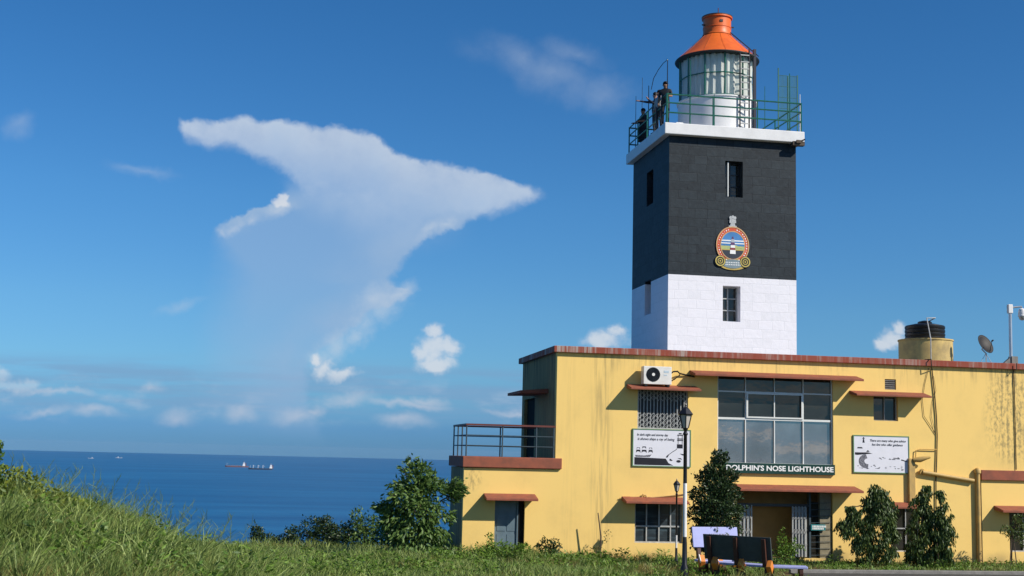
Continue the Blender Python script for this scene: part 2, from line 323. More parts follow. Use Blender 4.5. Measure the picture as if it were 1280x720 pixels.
for nd in list(n_.nodes): 
    if nd != b_ and nd.type != 'OUTPUT_MATERIAL': n_.nodes.remove(nd)
tr_ = n_.nodes.new('ShaderNodeBsdfTransparent'); mxs = n_.nodes.new('ShaderNodeMixShader'); mxs.inputs[0].default_value = 0.16
b_.inputs['Base Color'].default_value = (0.30, 0.40, 0.38, 1); b_.inputs['Roughness'].default_value = 0.05
n_.links.new(tr_.outputs[0], mxs.inputs[1]); n_.links.new(b_.outputs[0], mxs.inputs[2])
n_.links.new(mxs.outputs[0], [x for x in n_.nodes if x.type == 'OUTPUT_MATERIAL'][0].inputs[0])

def tower_mat():
    m, n, b = newmat('painted_masonry_bands'); nn = n.nodes.new; lk = n.links.new
    b.inputs['Roughness'].default_value = 0.62; b.inputs['Specular IOR Level'].default_value = 0.28
    g = nn('ShaderNodeNewGeometry'); sep = nn('ShaderNodeSeparateXYZ'); lk(g.outputs['Position'], sep.inputs[0])
    ad = nn('ShaderNodeMath'); ad.operation = 'ADD'; lk(sep.outputs[0], ad.inputs[0]); lk(sep.outputs[1], ad.inputs[1])
    cb = nn('ShaderNodeCombineXYZ'); lk(ad.outputs[0], cb.inputs[0]); lk(sep.outputs[2], cb.inputs[1])
    # slightly uneven courses
    nw = nn('ShaderNodeTexNoise'); nw.inputs['Scale'].default_value = 1.2; lk(cb.outputs[0], nw.inputs['Vector'])
    nwm = nn('ShaderNodeVectorMath'); nwm.operation = 'MULTIPLY_ADD'; nwm.inputs[1].default_value = (.16, .10, 0); lk(nw.outputs['Color'], nwm.inputs[0]); lk(cb.outputs[0], nwm.inputs[2])
    br = nn('ShaderNodeTexBrick'); br.inputs['Scale'].default_value = 1.0; br.inputs['Brick Width'].default_value = 0.74; br.inputs['Row Height'].default_value = 0.35; br.squash = .7; br.squash_frequency = 3
    br.inputs['Mortar Size'].default_value = 0.014; br.inputs['Mortar Smooth'].default_value = 0.5; br.offset = .5
    br.inputs['Color1'].default_value = (.44, .44, .44, 1); br.inputs['Color2'].default_value = (.60, .60, .60, 1); br.inputs['Mortar'].default_value = (.36, .36, .36, 1)
    lk(nwm.outputs[0], br.inputs['Vector'])
    no = nn('ShaderNodeTexNoise'); no.inputs['Scale'].default_value = 5; no.inputs['Detail'].default_value = 7; no.inputs['Roughness'].default_value = .65; lk(g.outputs['Position'], no.inputs['Vector'])
    mixf = nn('ShaderNodeMath'); mixf.operation = 'MULTIPLY_ADD'; lk(no.outputs['Fac'], mixf.inputs[0]); mixf.inputs[1].default_value = .62
    bw = nn('ShaderNodeRGBToBW'); lk(br.outputs['Color'], bw.inputs[0]); lk(bw.outputs[0], mixf.inputs[2])
    rb = nn('ShaderNodeValToRGB'); rb.color_ramp.elements[0].position = .60; rb.color_ramp.elements[1].position = 1.05
    rb.color_ramp.elements[0].color = (.004, .008, .013, 1); rb.color_ramp.elements[1].color = (.023, .035, .045, 1); lk(mixf.outputs[0], rb.inputs[0])
    rw = nn('ShaderNodeValToRGB'); rw.color_ramp.elements[0].position = .50; rw.color_ramp.elements[1].position = .86
    rw.color_ramp.elements[0].color = (.68, .68, .72, 1); rw.color_ramp.elements[1].color = (.80, .79, .84, 1); lk(mixf.outputs[0], rw.inputs[0])
    th = nn('ShaderNodeMath'); th.operation = 'GREATER_THAN'; lk(sep.outputs[2], th.inputs[0]); th.inputs[1].default_value = 10.33
    mx_ = nn('ShaderNodeMix'); mx_.data_type = 'RGBA'; lk(th.outputs[0], mx_.inputs[0]); lk(rw.outputs[0], mx_.inputs[6]); lk(rb.outputs[0], mx_.inputs[7])
    lk(mx_.outputs[2], b.inputs['Base Color'])
    bu = nn('ShaderNodeBump'); bu.inputs['Strength'].default_value = .45; bu.inputs['Distance'].default_value = .03; lk(mixf.outputs[0], bu.inputs['Height']); lk(bu.outputs[0], b.inputs['Normal'])
    return m
M['tower'] = tower_mat()
def leaf_mat(name, c1, c2, rough=0.5, trans=0.25):
    m, n, b = newmat(name); nn = n.nodes.new; lk = n.links.new
    g = nn('ShaderNodeNewGeometry'); r = nn('ShaderNodeValToRGB'); r.color_ramp.elements[0].color = (*c1, 1); r.color_ramp.elements[1].color = (*c2, 1)
    no = nn('ShaderNodeTexNoise'); no.inputs['Scale'].default_value = 1.3; no.inputs['Detail'].default_value = 3; lk(g.outputs['Position'], no.inputs['Vector'])
    mi = nn('ShaderNodeMix'); mi.data_type = 'FLOAT'; mi.inputs[0].default_value = .55; lk(no.outputs['Fac'], mi.inputs[2]); lk(g.outputs['Random Per Island'], mi.inputs[3])
    lk(mi.outputs[0], r.inputs[0]); r.color_ramp.elements[0].position = .18; r.color_ramp.elements[1].position = .78; ey = r.color_ramp.elements.new(.92); ey.color = (c2[0]*1.7, c2[1]*1.3, c2[2]*1.2, 1)
    lk(r.outputs[0], b.inputs['Base Color']); b.inputs['Roughness'].default_value = rough; b.inputs['Specular IOR Level'].default_value = .35
    if trans:
        t = nn('ShaderNodeBsdfTranslucent'); lk(r.outputs[0], t.inputs['Color']); mxx = nn('ShaderNodeMixShader'); mxx.inputs[0].default_value = trans
        lk(b.outputs[0], mxx.inputs[1]); lk(t.outputs[0], mxx.inputs[2])
        lk(mxx.outputs[0], [q for q in n.nodes if q.type == 'OUTPUT_MATERIAL'][0].inputs[0])
    return m
M['grass'] = leaf_mat('meadow_grass', (0.065, 0.120, 0.020), (0.34, 0.42, 0.12))
M['grass_dry'] = leaf_mat('drying_grass', (0.15, 0.11, 0.035), (0.34, 0.28, 0.09))
M['weed'] = leaf_mat('weed_leaves', (0.06, 0.14, 0.014), (0.18, 0.29, 0.04))
M['weed_yellow'] = leaf_mat('yellow_green_weed_leaves', (0.07, 0.13, 0.014), (0.25, 0.28, 0.04))
M['leaf_big'] = leaf_mat('broad_green_leaves', (0.030, 0.085, 0.018), (0.16, 0.25, 0.06))
M['leaf_dark'] = leaf_mat('dark_glossy_leaves', (0.011, 0.028, 0.010), (0.045, 0.080, 0.024), .4, .12)
M['leaf_droop'] = leaf_mat('drooping_dark_leaves', (0.024, 0.054, 0.014), (0.115, 0.165, 0.040), .45, .18)
M['bark'] = mat('bark', (0.10, 0.07, 0.045), 0.9, var=.4, scale=12, bump=.4)
M['stake'] = mat('weathered_stake', (0.12, 0.085, 0.06), 0.9)

# ------------------------------------------------------------------ mesh helpers
ORG = {}
def setp(o, label=None, cat=None, group=None, kind=None):
    if label: o['label'] = label
    if cat: o['category'] = cat
    if group: o['group'] = group
    if kind: o['kind'] = kind
    return o
def thing(name, label, cat, loc=(0, 0, 0), rz=0, group=None):
    o = bpy.data.objects.new(name, None); C.objects.link(o); o.location = loc; o.rotation_euler = (0, 0, rz); o.empty_display_size = .2
    ORG[o.name] = Vector(loc); setp(o, label, cat, group); return o
class MB:
    def __init__(s): s.v = []; s.f = []; s.mi = []; s.cur = 0
    def add(s, vs, fs):
        k = len(s.v); s.v += [tuple(x) for x in vs]; s.f += [tuple(i+k for i in f) for f in fs]; s.mi += [s.cur]*len(fs); return s
    def box(s, x0, x1, y0, y1, z0, z1):
        if x0 > x1: x0, x1 = x1, x0
        if y0 > y1: y0, y1 = y1, y0
        if z0 > z1: z0, z1 = z1, z0
        return s.add([(x0,y0,z0),(x1,y0,z0),(x1,y1,z0),(x0,y1,z0),(x0,y0,z1),(x1,y0,z1),(x1,y1,z1),(x0,y1,z1)],
                     [(0,3,2,1),(4,5,6,7),(0,1,5,4),(1,2,6,5),(2,3,7,6),(3,0,4,7)])
    def tube(s, pts, r, n=8, cap=True):
        pts = [Vector(p) for p in pts]; rs = r if isinstance(r, (list, tuple)) else [r]*len(pts)
        vs = []; fs = []
        prev = None
        for i, p in enumerate(pts):
            t = (pts[min(i+1, len(pts)-1)]-pts[max(i-1, 0)]).normalized()
            if prev is None:
                a = t.orthogonal().normalized()
            else:
                a = (prev - t*prev.dot(t)).normalized()
            prev = a; b = t.cross(a)
            for k in range(n):
                an = 2*math.pi*k/n; vs.append(p+(a*math.cos(an)+b*math.sin(an))*rs[i])
        for i in range(len(pts)-1):
            for k in range(n):
                k2 = (k+1) % n; fs.append((i*n+k, i*n+k2, (i+1)*n+k2, (i+1)*n+k))
        if cap:
            fs.append(tuple(range(n-1, -1, -1))); fs.append(tuple((len(pts)-1)*n+k for k in range(n)))
        return s.add(vs, fs)
    def lathe(s, c, prof, n=32, cap=True, a0=0.0):
        vs = []; fs = []
        for (r, z) in prof:
            for k in range(n):
                an = a0+2*math.pi*k/n; vs.append((c[0]+r*math.cos(an), c[1]+r*math.sin(an), c[2]+z))
        for i in range(len(prof)-1):
            for k in range(n):
                k2 = (k+1) % n; fs.append((i*n+k, i*n+k2, (i+1)*n+k2, (i+1)*n+k))
        if cap:
            fs.append(tuple(range(n-1, -1, -1))); fs.append(tuple((len(prof)-1)*n+k for k in range(n)))
        return s.add(vs, fs)
    def prism_y(s, poly, y0, y1):          # poly of (x,z), extruded along Y
        n = len(poly); vs = [(x, y0, z) for x, z in poly]+[(x, y1, z) for x, z in poly]
        fs = [tuple(range(n)), tuple(range(2*n-1, n-1, -1))]
        for k in range(n): fs.append((k, k+n, (k+1) % n+n, (k+1) % n))
        return s.add(vs, fs)
    def disc(s, c, rx, rz, y0, y1, n=28):
        return s.prism_y([(c[0]+rx*math.cos(2*math.pi*k/n), c[1]+rz*math.sin(2*math.pi*k/n)) for k in range(n)], y0, y1)
    def ringy(s, c, r0, r1, y0, y1, n=40, kz=1.0):
        vs = []; fs = []
        for k in range(n):
            a = 2*math.pi*k/n; ca, sa = math.cos(a), math.sin(a)*kz
            vs += [(c[0]+r0*ca, y0, c[1]+r0*sa), (c[0]+r1*ca, y0, c[1]+r1*sa), (c[0]+r1*ca, y1, c[1]+r1*sa), (c[0]+r0*ca, y1, c[1]+r0*sa)]
        for k in range(n):
            a = k*4; b = ((k+1) % n)*4
            for j in range(4): fs.append((a+j, b+j, b+(j+1) % 4, a+(j+1) % 4))
        return s.add(vs, fs)
    def build(s, name, m, parent=None, local=False, smooth_=False, bevel=0.0, fix=True):
        me = bpy.data.meshes.new(name)
        org = Vector((0, 0, 0))
        if parent is not None and not local: org = ORG[parent.name]
        me.from_pydata([(v[0]-org.x, v[1]-org.y, v[2]-org.z) for v in s.v], [], s.f)
        ms = m if isinstance(m, (list, tuple)) else [m]
        for q in ms: me.materials.append(q)
        if len(ms) > 1: me.polygons.foreach_set('material_index', s.mi)
        if fix:
            bm = bmesh.new(); bm.from_mesh(me); bmesh.ops.recalc_face_normals(bm, faces=bm.faces); bm.to_mesh(me); bm.free()
        if smooth_:
            me.polygons.foreach_set('use_smooth', [True]*len(me.polygons))
            me.update()
            try: me.set_sharp_from_angle(angle=math.radians(40))
            except Exception: pass
        me.update()
        o = bpy.data.objects.new(name, me); C.objects.link(o)
        if parent is not None:
            o.parent = parent; ORG[o.name] = org
        else: ORG[o.name] = org
        if bevel:
            b = o.modifiers.new('bevel', 'BEVEL'); b.width = bevel; b.segments = 2; b.limit_method = 'ANGLE'
        return o
def holes_wall(mb, u0, u1, v0, v1, holes, t0, t1, axis='Y'):
    """wall slab with real rectangular openings; u along the wall, v up, t0/t1 its two faces"""
    us = sorted({u0, u1, *[h[0] for h in holes], *[h[1] for h in holes]}); vs_ = sorted({v0, v1, *[h[2] for h in holes], *[h[3] for h in holes]})
    us = [u for u in us if u0-1e-9 <= u <= u1+1e-9]; vs_ = [v for v in vs_ if v0-1e-9 <= v <= v1+1e-9]
    def solid(i, j):
        if i < 0 or j < 0 or i >= len(us)-1 or j >= len(vs_)-1: return False
        cu, cv = (us[i]+us[i+1])/2, (vs_[j]+vs_[j+1])/2
        return not any(h[0] < cu < h[1] and h[2] < cv < h[3] for h in holes)
    P = (lambda u, t, v: (u, t, v)) if axis == 'Y' else (lambda u, t, v: (t, u, v))
    for i in range(len(us)-1):
        for j in range(len(vs_)-1):
            if not solid(i, j): continue
            a, b, c, d = us[i], us[i+1], vs_[j], vs_[j+1]
            mb.add([P(a,t0,c), P(b,t0,c), P(b,t0,d), P(a,t0,d)], [(0,1,2,3)])
            mb.add([P(a,t1,c), P(b,t1,c), P(b,t1,d), P(a,t1,d)], [(3,2,1,0)])
            if not solid(i-1, j): mb.add([P(a,t0,c), P(a,t0,d), P(a,t1,d), P(a,t1,c)], [(0,1,2,3)])
            if not solid(i+1, j): mb.add([P(b,t0,c), P(b,t0,d), P(b,t1,d), P(b,t1,c)], [(3,2,1,0)])
            if not solid(i, j-1): mb.add([P(a,t0,c), P(b,t0,c), P(b,t1,c), P(a,t1,c)], [(3,2,1,0)])
            if not solid(i, j+1): mb.add([P(a,t0,d), P(b,t0,d), P(b,t1,d), P(a,t1,d)], [(0,1,2,3)])
def np_mesh(name, verts, faces, m, parent=None, tri=False, smooth_=False):
    """verts (n,3) array, faces (k,4|3) array"""
    me = bpy.data.meshes.new(name); k = faces.shape[1]
    org = np.array(ORG[parent.name]) if parent is not None else np.zeros(3)
    me.vertices.add(len(verts)); me.vertices.foreach_set('co', (verts-org).astype(np.float32).ravel())
    me.loops.add(faces.size); me.loops.foreach_set('vertex_index', faces.astype(np.int32).ravel())
    me.polygons.add(len(faces)); me.polygons.foreach_set('loop_start', (np.arange(len(faces))*k).astype(np.int32))
    me.polygons.foreach_set('loop_total', np.full(len(faces), k, np.int32))
    if smooth_: me.polygons.foreach_set('use_smooth', np.ones(len(faces), bool))
    me.materials.append(m); me.update(); me.validate()
    o = bpy.data.objects.new(name, me); C.objects.link(o)
    if parent is not None: o.parent = parent; ORG[o.name] = Vector(org)
    return o
def text(parent, name, s, x, z, y, size, m, width=None, align='LEFT', shear=0.0, bold=0.0, roll=0.0, extr=.004):
    cu = bpy.data.curves.new(name, 'FONT'); cu.body = s; cu.size = size; cu.align_x = align; cu.extrude = extr; cu.shear = shear; cu.offset = bold
    cu.materials.append(m); cu.resolution_u = 3
    o = bpy.data.objects.new(name, cu); C.objects.link(o)
    org = ORG[parent.name]; o.parent = parent
    o.location = (x-org.x, y-org.y, z-org.z); o.rotation_euler = (math.radians(90), -roll, 0)
    bpy.context.view_layer.update(); wd = o.dimensions.x
    me = bpy.data.meshes.new_from_object(o.evaluated_get(bpy.context.evaluated_depsgraph_get())); me.name = name
    sx = width/wd if width and wd > 0 else 1.0
    q = bpy.data.objects.new(name, me); C.objects.link(q); q.parent = parent; q.location = o.location; q.rotation_euler = o.rotation_euler; q.scale = (sx, 1, 1)
    bpy.data.objects.remove(o); ORG[q.name] = org
    return q

# ------------------------------------------------------------------ terrain, sea
def sstep(t): t = np.clip(t, 0, 1); return t*t*(3-2*t)
HY = 19.0
sil = [(-120, 612), (0, 614), (30, 611), (60, 617), (100, 625), (150, 639), (200, 655), (250, 680), (290, 694), (340, 712), (420, 760)]
hx = []; hz = []
for px, py in sil:
    x, z = W(px, py, HY); hx.append(x); hz.append(z-0.30)
def base_h(X, Y): return 1.85*(1-sstep(Y/33.0))
def terrain(X, Y):
    X = np.asarray(X, float); Y = np.asarray(Y, float)
    b = base_h(X, Y)
    amp = np.interp(X, hx, hz)-base_h(X, np.full_like(X, HY)); amp = np.maximum(amp, 0)
    left_fade = sstep((X+40)/25)
    prof = np.where(Y < HY, np.exp(-((Y-HY)/7.0)**2), np.exp(-((Y-HY)/4.5)**2))
    h = b+amp*prof*left_fade
    bump = 0.06*np.sin(X*1.3+Y*.7)+0.05*np.sin(X*2.9-Y*1.9+1)+.04*np.sin(Y*3.1+X*.6)
    flat = sstep((X-7)/4)*sstep((Y-31)/3)
    h = h+bump*(1-flat)*.8
    ed = np.where(X < 5.2, Y-45.5, np.where(X > 9.2, Y-66, Y-45.5-(X-5.2)/4*20.5))
    ed = np.maximum(ed, -25-X)
    ed = np.maximum(ed, 0)
    h = h-np.minimum(ed*.8+ed**2*.03, 170)
    return h
gx = np.unique(np.concatenate([np.arange(-110, -14, 3.0), np.arange(-14, 30, .4), np.arange(30, 90, 2.0)]))
gy = np.unique(np.concatenate([np.arange(-60, 8, 3.0), np.arange(8, 50, .4), np.arange(50, 150, 2.5)]))
GX, GY = np.meshgrid(gx, gy); GZ = terrain(GX, GY)
nx, ny = len(gx), len(gy); idx = np.arange(nx*ny).reshape(ny, nx)
gf = np.stack([idx[:-1, :-1], idx[:-1, 1:], idx[1:, 1:], idx[1:, :-1]], -1).reshape(-1, 4)
M['soil'] = mat('grassy_soil', (0.075, 0.095, 0.025), 0.95, col2=(0.13, 0.085, 0.045), scale=0.55, thr=(.38, .52), bump=.5, bscale=8, spec=.1)
g_o = np_mesh('ground', np.stack([GX.ravel(), GY.ravel(), GZ.ravel()], 1), gf, M['soil'], smooth_=True); g_o['kind'] = 'structure'

m, n, b = newmat('sea_water'); nn = n.nodes.new; lk = n.links.new
b.inputs['Roughness'].default_value = 0.42; b.inputs['Specular IOR Level'].default_value = 0.06
g = nn('ShaderNodeNewGeometry'); mp = nn('ShaderNodeMapping'); mp.inputs['Scale'].default_value = (.00055, .0022, 1); lk(g.outputs['Position'], mp.inputs[0])
no = nn('ShaderNodeTexNoise'); no.inputs['Scale'].default_value = 1.5; no.inputs['Detail'].default_value = 8; no.inputs['Roughness'].default_value = .6; lk(mp.outputs[0], no.inputs['Vector'])
r = nn('ShaderNodeValToRGB'); r.color_ramp.elements[0].position = .38; r.color_ramp.elements[1].position = .64
r.color_ramp.elements[0].color = (.003, .078, .205, 1); r.color_ramp.elements[1].color = (.010, .122, .275, 1)
lk(no.outputs['Fac'], r.inputs[0]); lk(r.outputs[0], b.inputs['Base Color'])
n2 = nn('ShaderNodeTexNoise'); n2.inputs['Scale'].default_value = .02; n2.inputs['Detail'].default_value = 8; lk(g.outputs['Position'], n2.inputs['Vector'])
bu = nn('ShaderNodeBump'); bu.inputs['Strength'].default_value = .6; bu.inputs['Distance'].default_value = 6; lk(n2.outputs['Fac'], bu.inputs['Height']); lk(bu.outputs[0], b.inputs['Normal'])
SEA_Z = -150.0
mb = MB(); mb.add([(24000*math.cos(2*math.pi*k/180), 24000*math.sin(2*math.pi*k/180), SEA_Z) for k in range(180)]+[(0, 0, SEA_Z)], [(k, (k+1) % 180, 180) for k in range(180)])
sea = mb.build('sea', m, fix=False); sea['kind'] = 'structure'

# sea air: pale even haze, barely there close by, softening the far water and the ships
hm = bpy.data.materials.new('sea_haze'); hm.use_nodes = True; hn = hm.node_tree; hn.nodes.clear()
hv = hn.nodes.new('ShaderNodeVolumePrincipled'); hv.inputs['Density'].default_value = HAZE; hv.inputs['Color'].default_value = (.58, .78, 1.0, 1); hv.inputs['Anisotropy'].default_value = 0.0
ho = hn.nodes.new('ShaderNodeOutputMaterial'); hn.links.new(hv.outputs[0], ho.inputs['Volume'])
mb = MB(); mb.box(-26000, 26000, -26000, 26000, -176, 26)
hz_o = mb.build('haze', hm); hz_o['kind'] = 'stuff'; hz_o['label'] = 'pale sea haze softening the horizon'

# path in front of the entrance with its kerb
M['paving'] = mat('grey_paving', (0.10, 0.096, 0.088), 0.9, var=.35, scale=3, bump=.3, spec=.15)
mb = MB(); mb.box(15.6, 60, 33.5, 38.2, -0.2, 0.03); path = mb.build('path', M['paving']); path['kind'] = 'structure'
mb = MB(); mb.box(15.6, 60, 38.2, 38.38, -0.2, 0.13); kerb = mb.build('kerb', M['concrete'], bevel=.015); kerb['kind'] = 'structure'

# ================================================================== the lighthouse building
TER = M['terracotta']
bld = thing('lighthouse_building', 'two storey yellow building with terracotta parapet and awnings at the foot of the lighthouse', 'building', (W(694, 690, F)[0], F, 0))
XM = W(694.5, 560, F)[0]           # left corner of the upper storey
XWG = W(578.5, 640, F)[0]          # left corner of the low wing
XR = 36.0
ZR = 6.88                          # underside of the parapet band
ZS0, ZS1 = W(640, 585, F)[1], W(640, 571.5, F)[1]
def R_(x0, y0, x1, y1, Y=F):       # photo rectangle -> x0,x1,z0,z1 on the facade
    a = W(x0, (y0+y1)/2, Y)[0]; b = W(x1, (y0+y1)/2, Y)[0]; zt = W((x0+x1)/2, y0, Y)[1]; zb = W((x0+x1)/2, y1, Y)[1]
    return a, b, zb, zt
op_grille = R_(797, 486, 860, 537); op_big = R_(897, 468.5, 1041.5, 581); op_small = R_(1092, 495, 1122.5, 526)
op_gwin = R_(793.5, 627, 853.5, 679); op_door = R_(618, 624, 655.5, 699); op_door = (op_door[0], op_door[1], 0.12, op_door[3])
op_ent = R_(921, 614, 1041, 702); op_ent = (op_ent[0], op_ent[1], 0.1, op_ent[3])
op_rwin = R_(1114, 634, 1150, 690); op_vent = R_(1106, 474, 1120, 487)
op_far = R_(1262, 640, 1300, 690)
holes = [op_grille, op_big, op_small, op_gwin, op_door, op_ent, op_rwin, op_vent, op_far, (XWG-1, XM, ZS0-.02, ZR+1)]
mb = MB(); holes_wall(mb, XWG, XR, -0.6, ZR, holes, F, F+.25)
mb.build('front_wall', M['yellow'], bld)
WD, UD = 3.2, 6.3                  # depth of the wing and of the upper block
zd = WX(655, 490, XM)              # balcony door in the shaded end wall
mb = MB()
yd0, yd1 = WX(668, 530, XM)[0], WX(655, 530, XM)[0]
holes_wall(mb, F+.25, F+UD, ZS1-.02, ZR, [(yd0, yd1, ZS1-.02, 5.48)], XM, XM+.25, axis='X')
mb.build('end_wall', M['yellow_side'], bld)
mb = MB(); mb.box(XWG, XWG+.25, F+.25, F+WD, -.6, ZS0-.02); mb.box(XWG+.25, XM+6, F+WD-.25, F+WD, -.6, ZS0-.02)
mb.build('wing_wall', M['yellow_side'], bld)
mb = MB(); mb.box(XM+.25, XR, F+UD-.25, F+UD, ZS1, ZR); mb.box(XR-.25, XR, F+.25, F+UD-.25, -.6, ZR); mb.box(XM+6, XR, F+UD-.25, F+UD, -.6, ZS1-.004)
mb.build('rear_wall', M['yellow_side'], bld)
# floors, roof slab with its red band
mb = MB(); mb.box(XWG-.06, W(702.5, 578, F-.1)[0], F-.10, F+WD+.3, ZS0, ZS1)
mb.build('balcony_slab', TER, bld, bevel=.02)
mb = MB(); mb.box(XM+.30, XR-.3, F+.26, F+UD-.3, ZS0-.1, ZS0+.1); mb.box(XWG+.3, XR-.3, F+.26, F+UD-.3, -.1, 0.09)
mb.build('floor_slab', M['inner'], bld)
ZP = W(693, 431.8, F-.13)[1]
mb = MB(); mb.box(XM-.14, XR+.2, F-.13, F+.1, ZR, ZP); mb.box(XM-.14, XM+.25, F+.1, F+UD+.2, ZR, ZP); mb.box(XR-.1, XR+.2, F+.1, F+UD+.2, ZR, ZP); mb.box(XM+.25, XR-.1, F+UD-.1, F+UD+.2, ZR, ZP)
mb.build('parapet', M['parapet'], bld, bevel=.015)
mb = MB(); mb.box(XM+.25, XR-.1, F+.1, F+UD-.1, ZR-.06, ZR+.10); mb.build('roof', M['roof'], bld)
# partitions so that rooms read as rooms
mb = MB()
for x in (op_grille[0]-1.2, op_big[0]-.5, op_big[1]+.45, op_small[1]+1.6):
    mb = MB(); mb.box(x, x+.12, F+.26, F+UD-.3, ZS0+.11, ZR-.07); mb.build('partition', M['inner'], bld)
mb = MB(); mb.box(op_big[0]-.35, op_big[1]+.4, F+2.3, F+2.4, ZS0+.11, ZR-.07)
mb.build('partition', M['inner'], bld)

def awning(x0, x1, z, d, th, name='awning', m=TER, y=F, drop=.09):
    th *= .62
    """a thin concrete sunshade, thickest at the wall"""
    b_ = MB(); b_.add([(x0,y,z-.02),(x1,y,z-.02),(x1,y,z+th+.05),(x0,y,z+th+.05),(x0,y-d,z-drop),(x1,y-d,z-drop),(x1,y-d,z+th-drop),(x0,y-d,z+th-drop)],
          [(0,1,2,3),(4,7,6,5),(0,4,5,1),(3,2,6,7),(0,3,7,4),(1,5,6,2)])
    return b_.build(name, m, bld, bevel=.01)
def aw(px0, px1, py, d=.6, th=.11, **k):
    x0 = W(px0, py, F-d)[0]; x1 = W(px1, py, F-d)[0]; z = W((px0+px1)/2, py, F-d)[1]
    return awning(x0, x1, z+.05, d, th, **k)
aw(789, 877, 486.5); aw(869, 1080, 471.5, .62, .12); aw(1071, 1165, 494.5, .6, .10)
aw(783, 862, 628.5, .6, .12); aw(608, 673, 624.5, .6, .12); aw(912, 1080, 613.5, .75, .12); aw(1104, 1150, 634.5, .55, .11); aw(1254, 1330, 640, .6, .13)
# the longer slab to the right
x0, x1, z0, z1 = R_(1227, 588, 1280, 600.5, F-.10)
mb = MB(); mb.box(x0, XR, F-.10, F, z0, z1); mb.build('porch_slab', TER, bld, bevel=.015)
# awning over the balcony door on the end wall
y0 = WX(664, 485, XM)[0]
mb = MB(); za = 5.55
mb.add([(XM,F+1.35,za),(XM,F+3.9,za),(XM,F+3.9,za+.16),(XM,F+1.35,za+.16),(XM-1.0,F+1.35,za-.03),(XM-1.0,F+3.9,za-.03),(XM-1.0,F+3.9,za+.07),(XM-1.0,F+1.35,za+.07)],
       [(0,1,2,3),(4,7,6,5),(0,4,5,1),(3,2,6,7),(0,3,7,4),(1,5,6,2)])
mb.build('awning', TER, bld, bevel=.01)
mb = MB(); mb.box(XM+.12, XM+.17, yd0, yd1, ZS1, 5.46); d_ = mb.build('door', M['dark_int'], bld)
# ---- big window
def window(op, cols, rows, m, y=F+.10, bar=.045, mainrow=None, framemat=None, thick_cols=(), heavy=.07):
    a, b_, c, d = op; fm = framemat or M['white_frame']
    f = MB(); f.box(a, a+bar, y-.03, y+.03, c, d); f.box(b_-bar, b_, y-.03, y+.03, c, d)
    f.box(a+bar, b_-bar, y-.03, y+.03, c, c+bar); f.box(a+bar, b_-bar, y-.03, y+.03, d-bar, d)
    xs = [a+(b_-a)*t for t in cols]; zs = [c+(d-c)*t for t in rows]
    for i, z in enumerate(zs):
        h = heavy if mainrow == i else bar
        f.box(a+bar, b_-bar, y-.028, y+.028, z-h/2, z+h/2)
    for i, x in enumerate(xs):
        h = .06 if i in thick_cols else bar*.8
        f.box(x-h/2, x+h/2, y-.024, y+.024, c+bar, d-bar)
    fr = f.build('window', fm, bld)
    g_ = MB(); ex_ = [a+.01]+xs+[b_-.01]; ez_ = [c+.01]+zs+[d-.01]; rp = random.Random(int(a*100))
    for i in range(len(ex_)-1):
        for j in range(len(ez_)-1):
            o_ = [rp.uniform(0, .010) for _ in range(2)]; o_.append(o_[1]+rp.uniform(-.006, .006)); o_.append(o_[0]+o_[2]-o_[1])
            p_ = [(ex_[i], ez_[j]), (ex_[i+1], ez_[j]), (ex_[i+1], ez_[j+1]), (ex_[i], ez_[j+1])]
            g_.add([(p_[q_][0], y+.032+o_[q_], p_[q_][1]) for q_ in range(4)]+[(p_[q_][0], y+.050+o_[q_], p_[q_][1]) for q_ in range(4)], [(0,1,2,3),(7,6,5,4),(0,4,5,1),(1,5,6,2),(2,6,7,3),(3,7,4,0)])
    g_.build('pane', m, fr)
    return fr
rowz = [W(970, yy, F)[1] for yy in (524.5, 491)]
H = op_big[3]-op_big[2]
bigw = window(op_big, [.245, .495, .745], [(z-op_big[2])/H for z in rowz], M['pane_grey'], mainrow=0)
# opened sliding sash in the middle bays (a heavier inner frame) and a dark sheet painting the awning's shade on the upper lights
xa = op_big[0]+(op_big[1]-op_big[0])*.245; xb = op_big[0]+(op_big[1]-op_big[0])*.745
f = MB(); z0, z1 = rowz[0]+.035, rowz[1]-.022
f.box(xa+.02, xa+.08, F+.035, F+.069, z0, z1); f.box(xb-.08, xb-.02, F+.035, F+.069, z0, z1); f.box(xa+.08, xb-.08, F+.035, F+.069, z0, z0+.05); f.box(xa+.08, xb-.08, F+.035, F+.069, z1-.05, z1)
f.build('sash', M['white_frame'], bigw)
f = MB(); f.box(op_big[0]+.012, op_big[1]-.012, F+.1285, F+.1312, rowz[0], op_big[3]-.012); f.build('upper_pane_shade', M['pane_dark'], bigw)  # dark sheet in front of the panes, stands in for the awning's shade
# interior things seen through? (opaque panes) - sill
f = MB(); f.box(op_big[0], op_big[1]-.1, F-.03, F+.06, op_big[2]-.002, op_big[2]+.05); f.build('sill', M['white_frame'], bigw)
# ---- small upper right window, ground windows
window(op_small, [.5], [], M['pane_dark'], y=F+.14, bar=.035, framemat=M['grille'])
gw = window(op_gwin, [.26, .52, .76], [.40], M['pane_blue'], y=F+.12, bar=.05, framemat=M['grille'])
window(op_rwin, [.55], [.52], M['pane_dark'], y=F+.12, bar=.04, framemat=M['grille'])
window(op_far, [.5], [.5], M['pane_dark'], y=F+.12, bar=.04, framemat=M['grille'])
# ventilator brick
f = MB(); a, b_, c, d = op_vent
f.box(a, b_, F+.1, F+.24, c, d)
for k in range(5): f.box(a+.02, b_-.02, F+.03, F+.099, c+(d-c)*(k+.1)/5, c+(d-c)*(k+.55)/5)
f.build('ventilator', M['concrete'], bld)
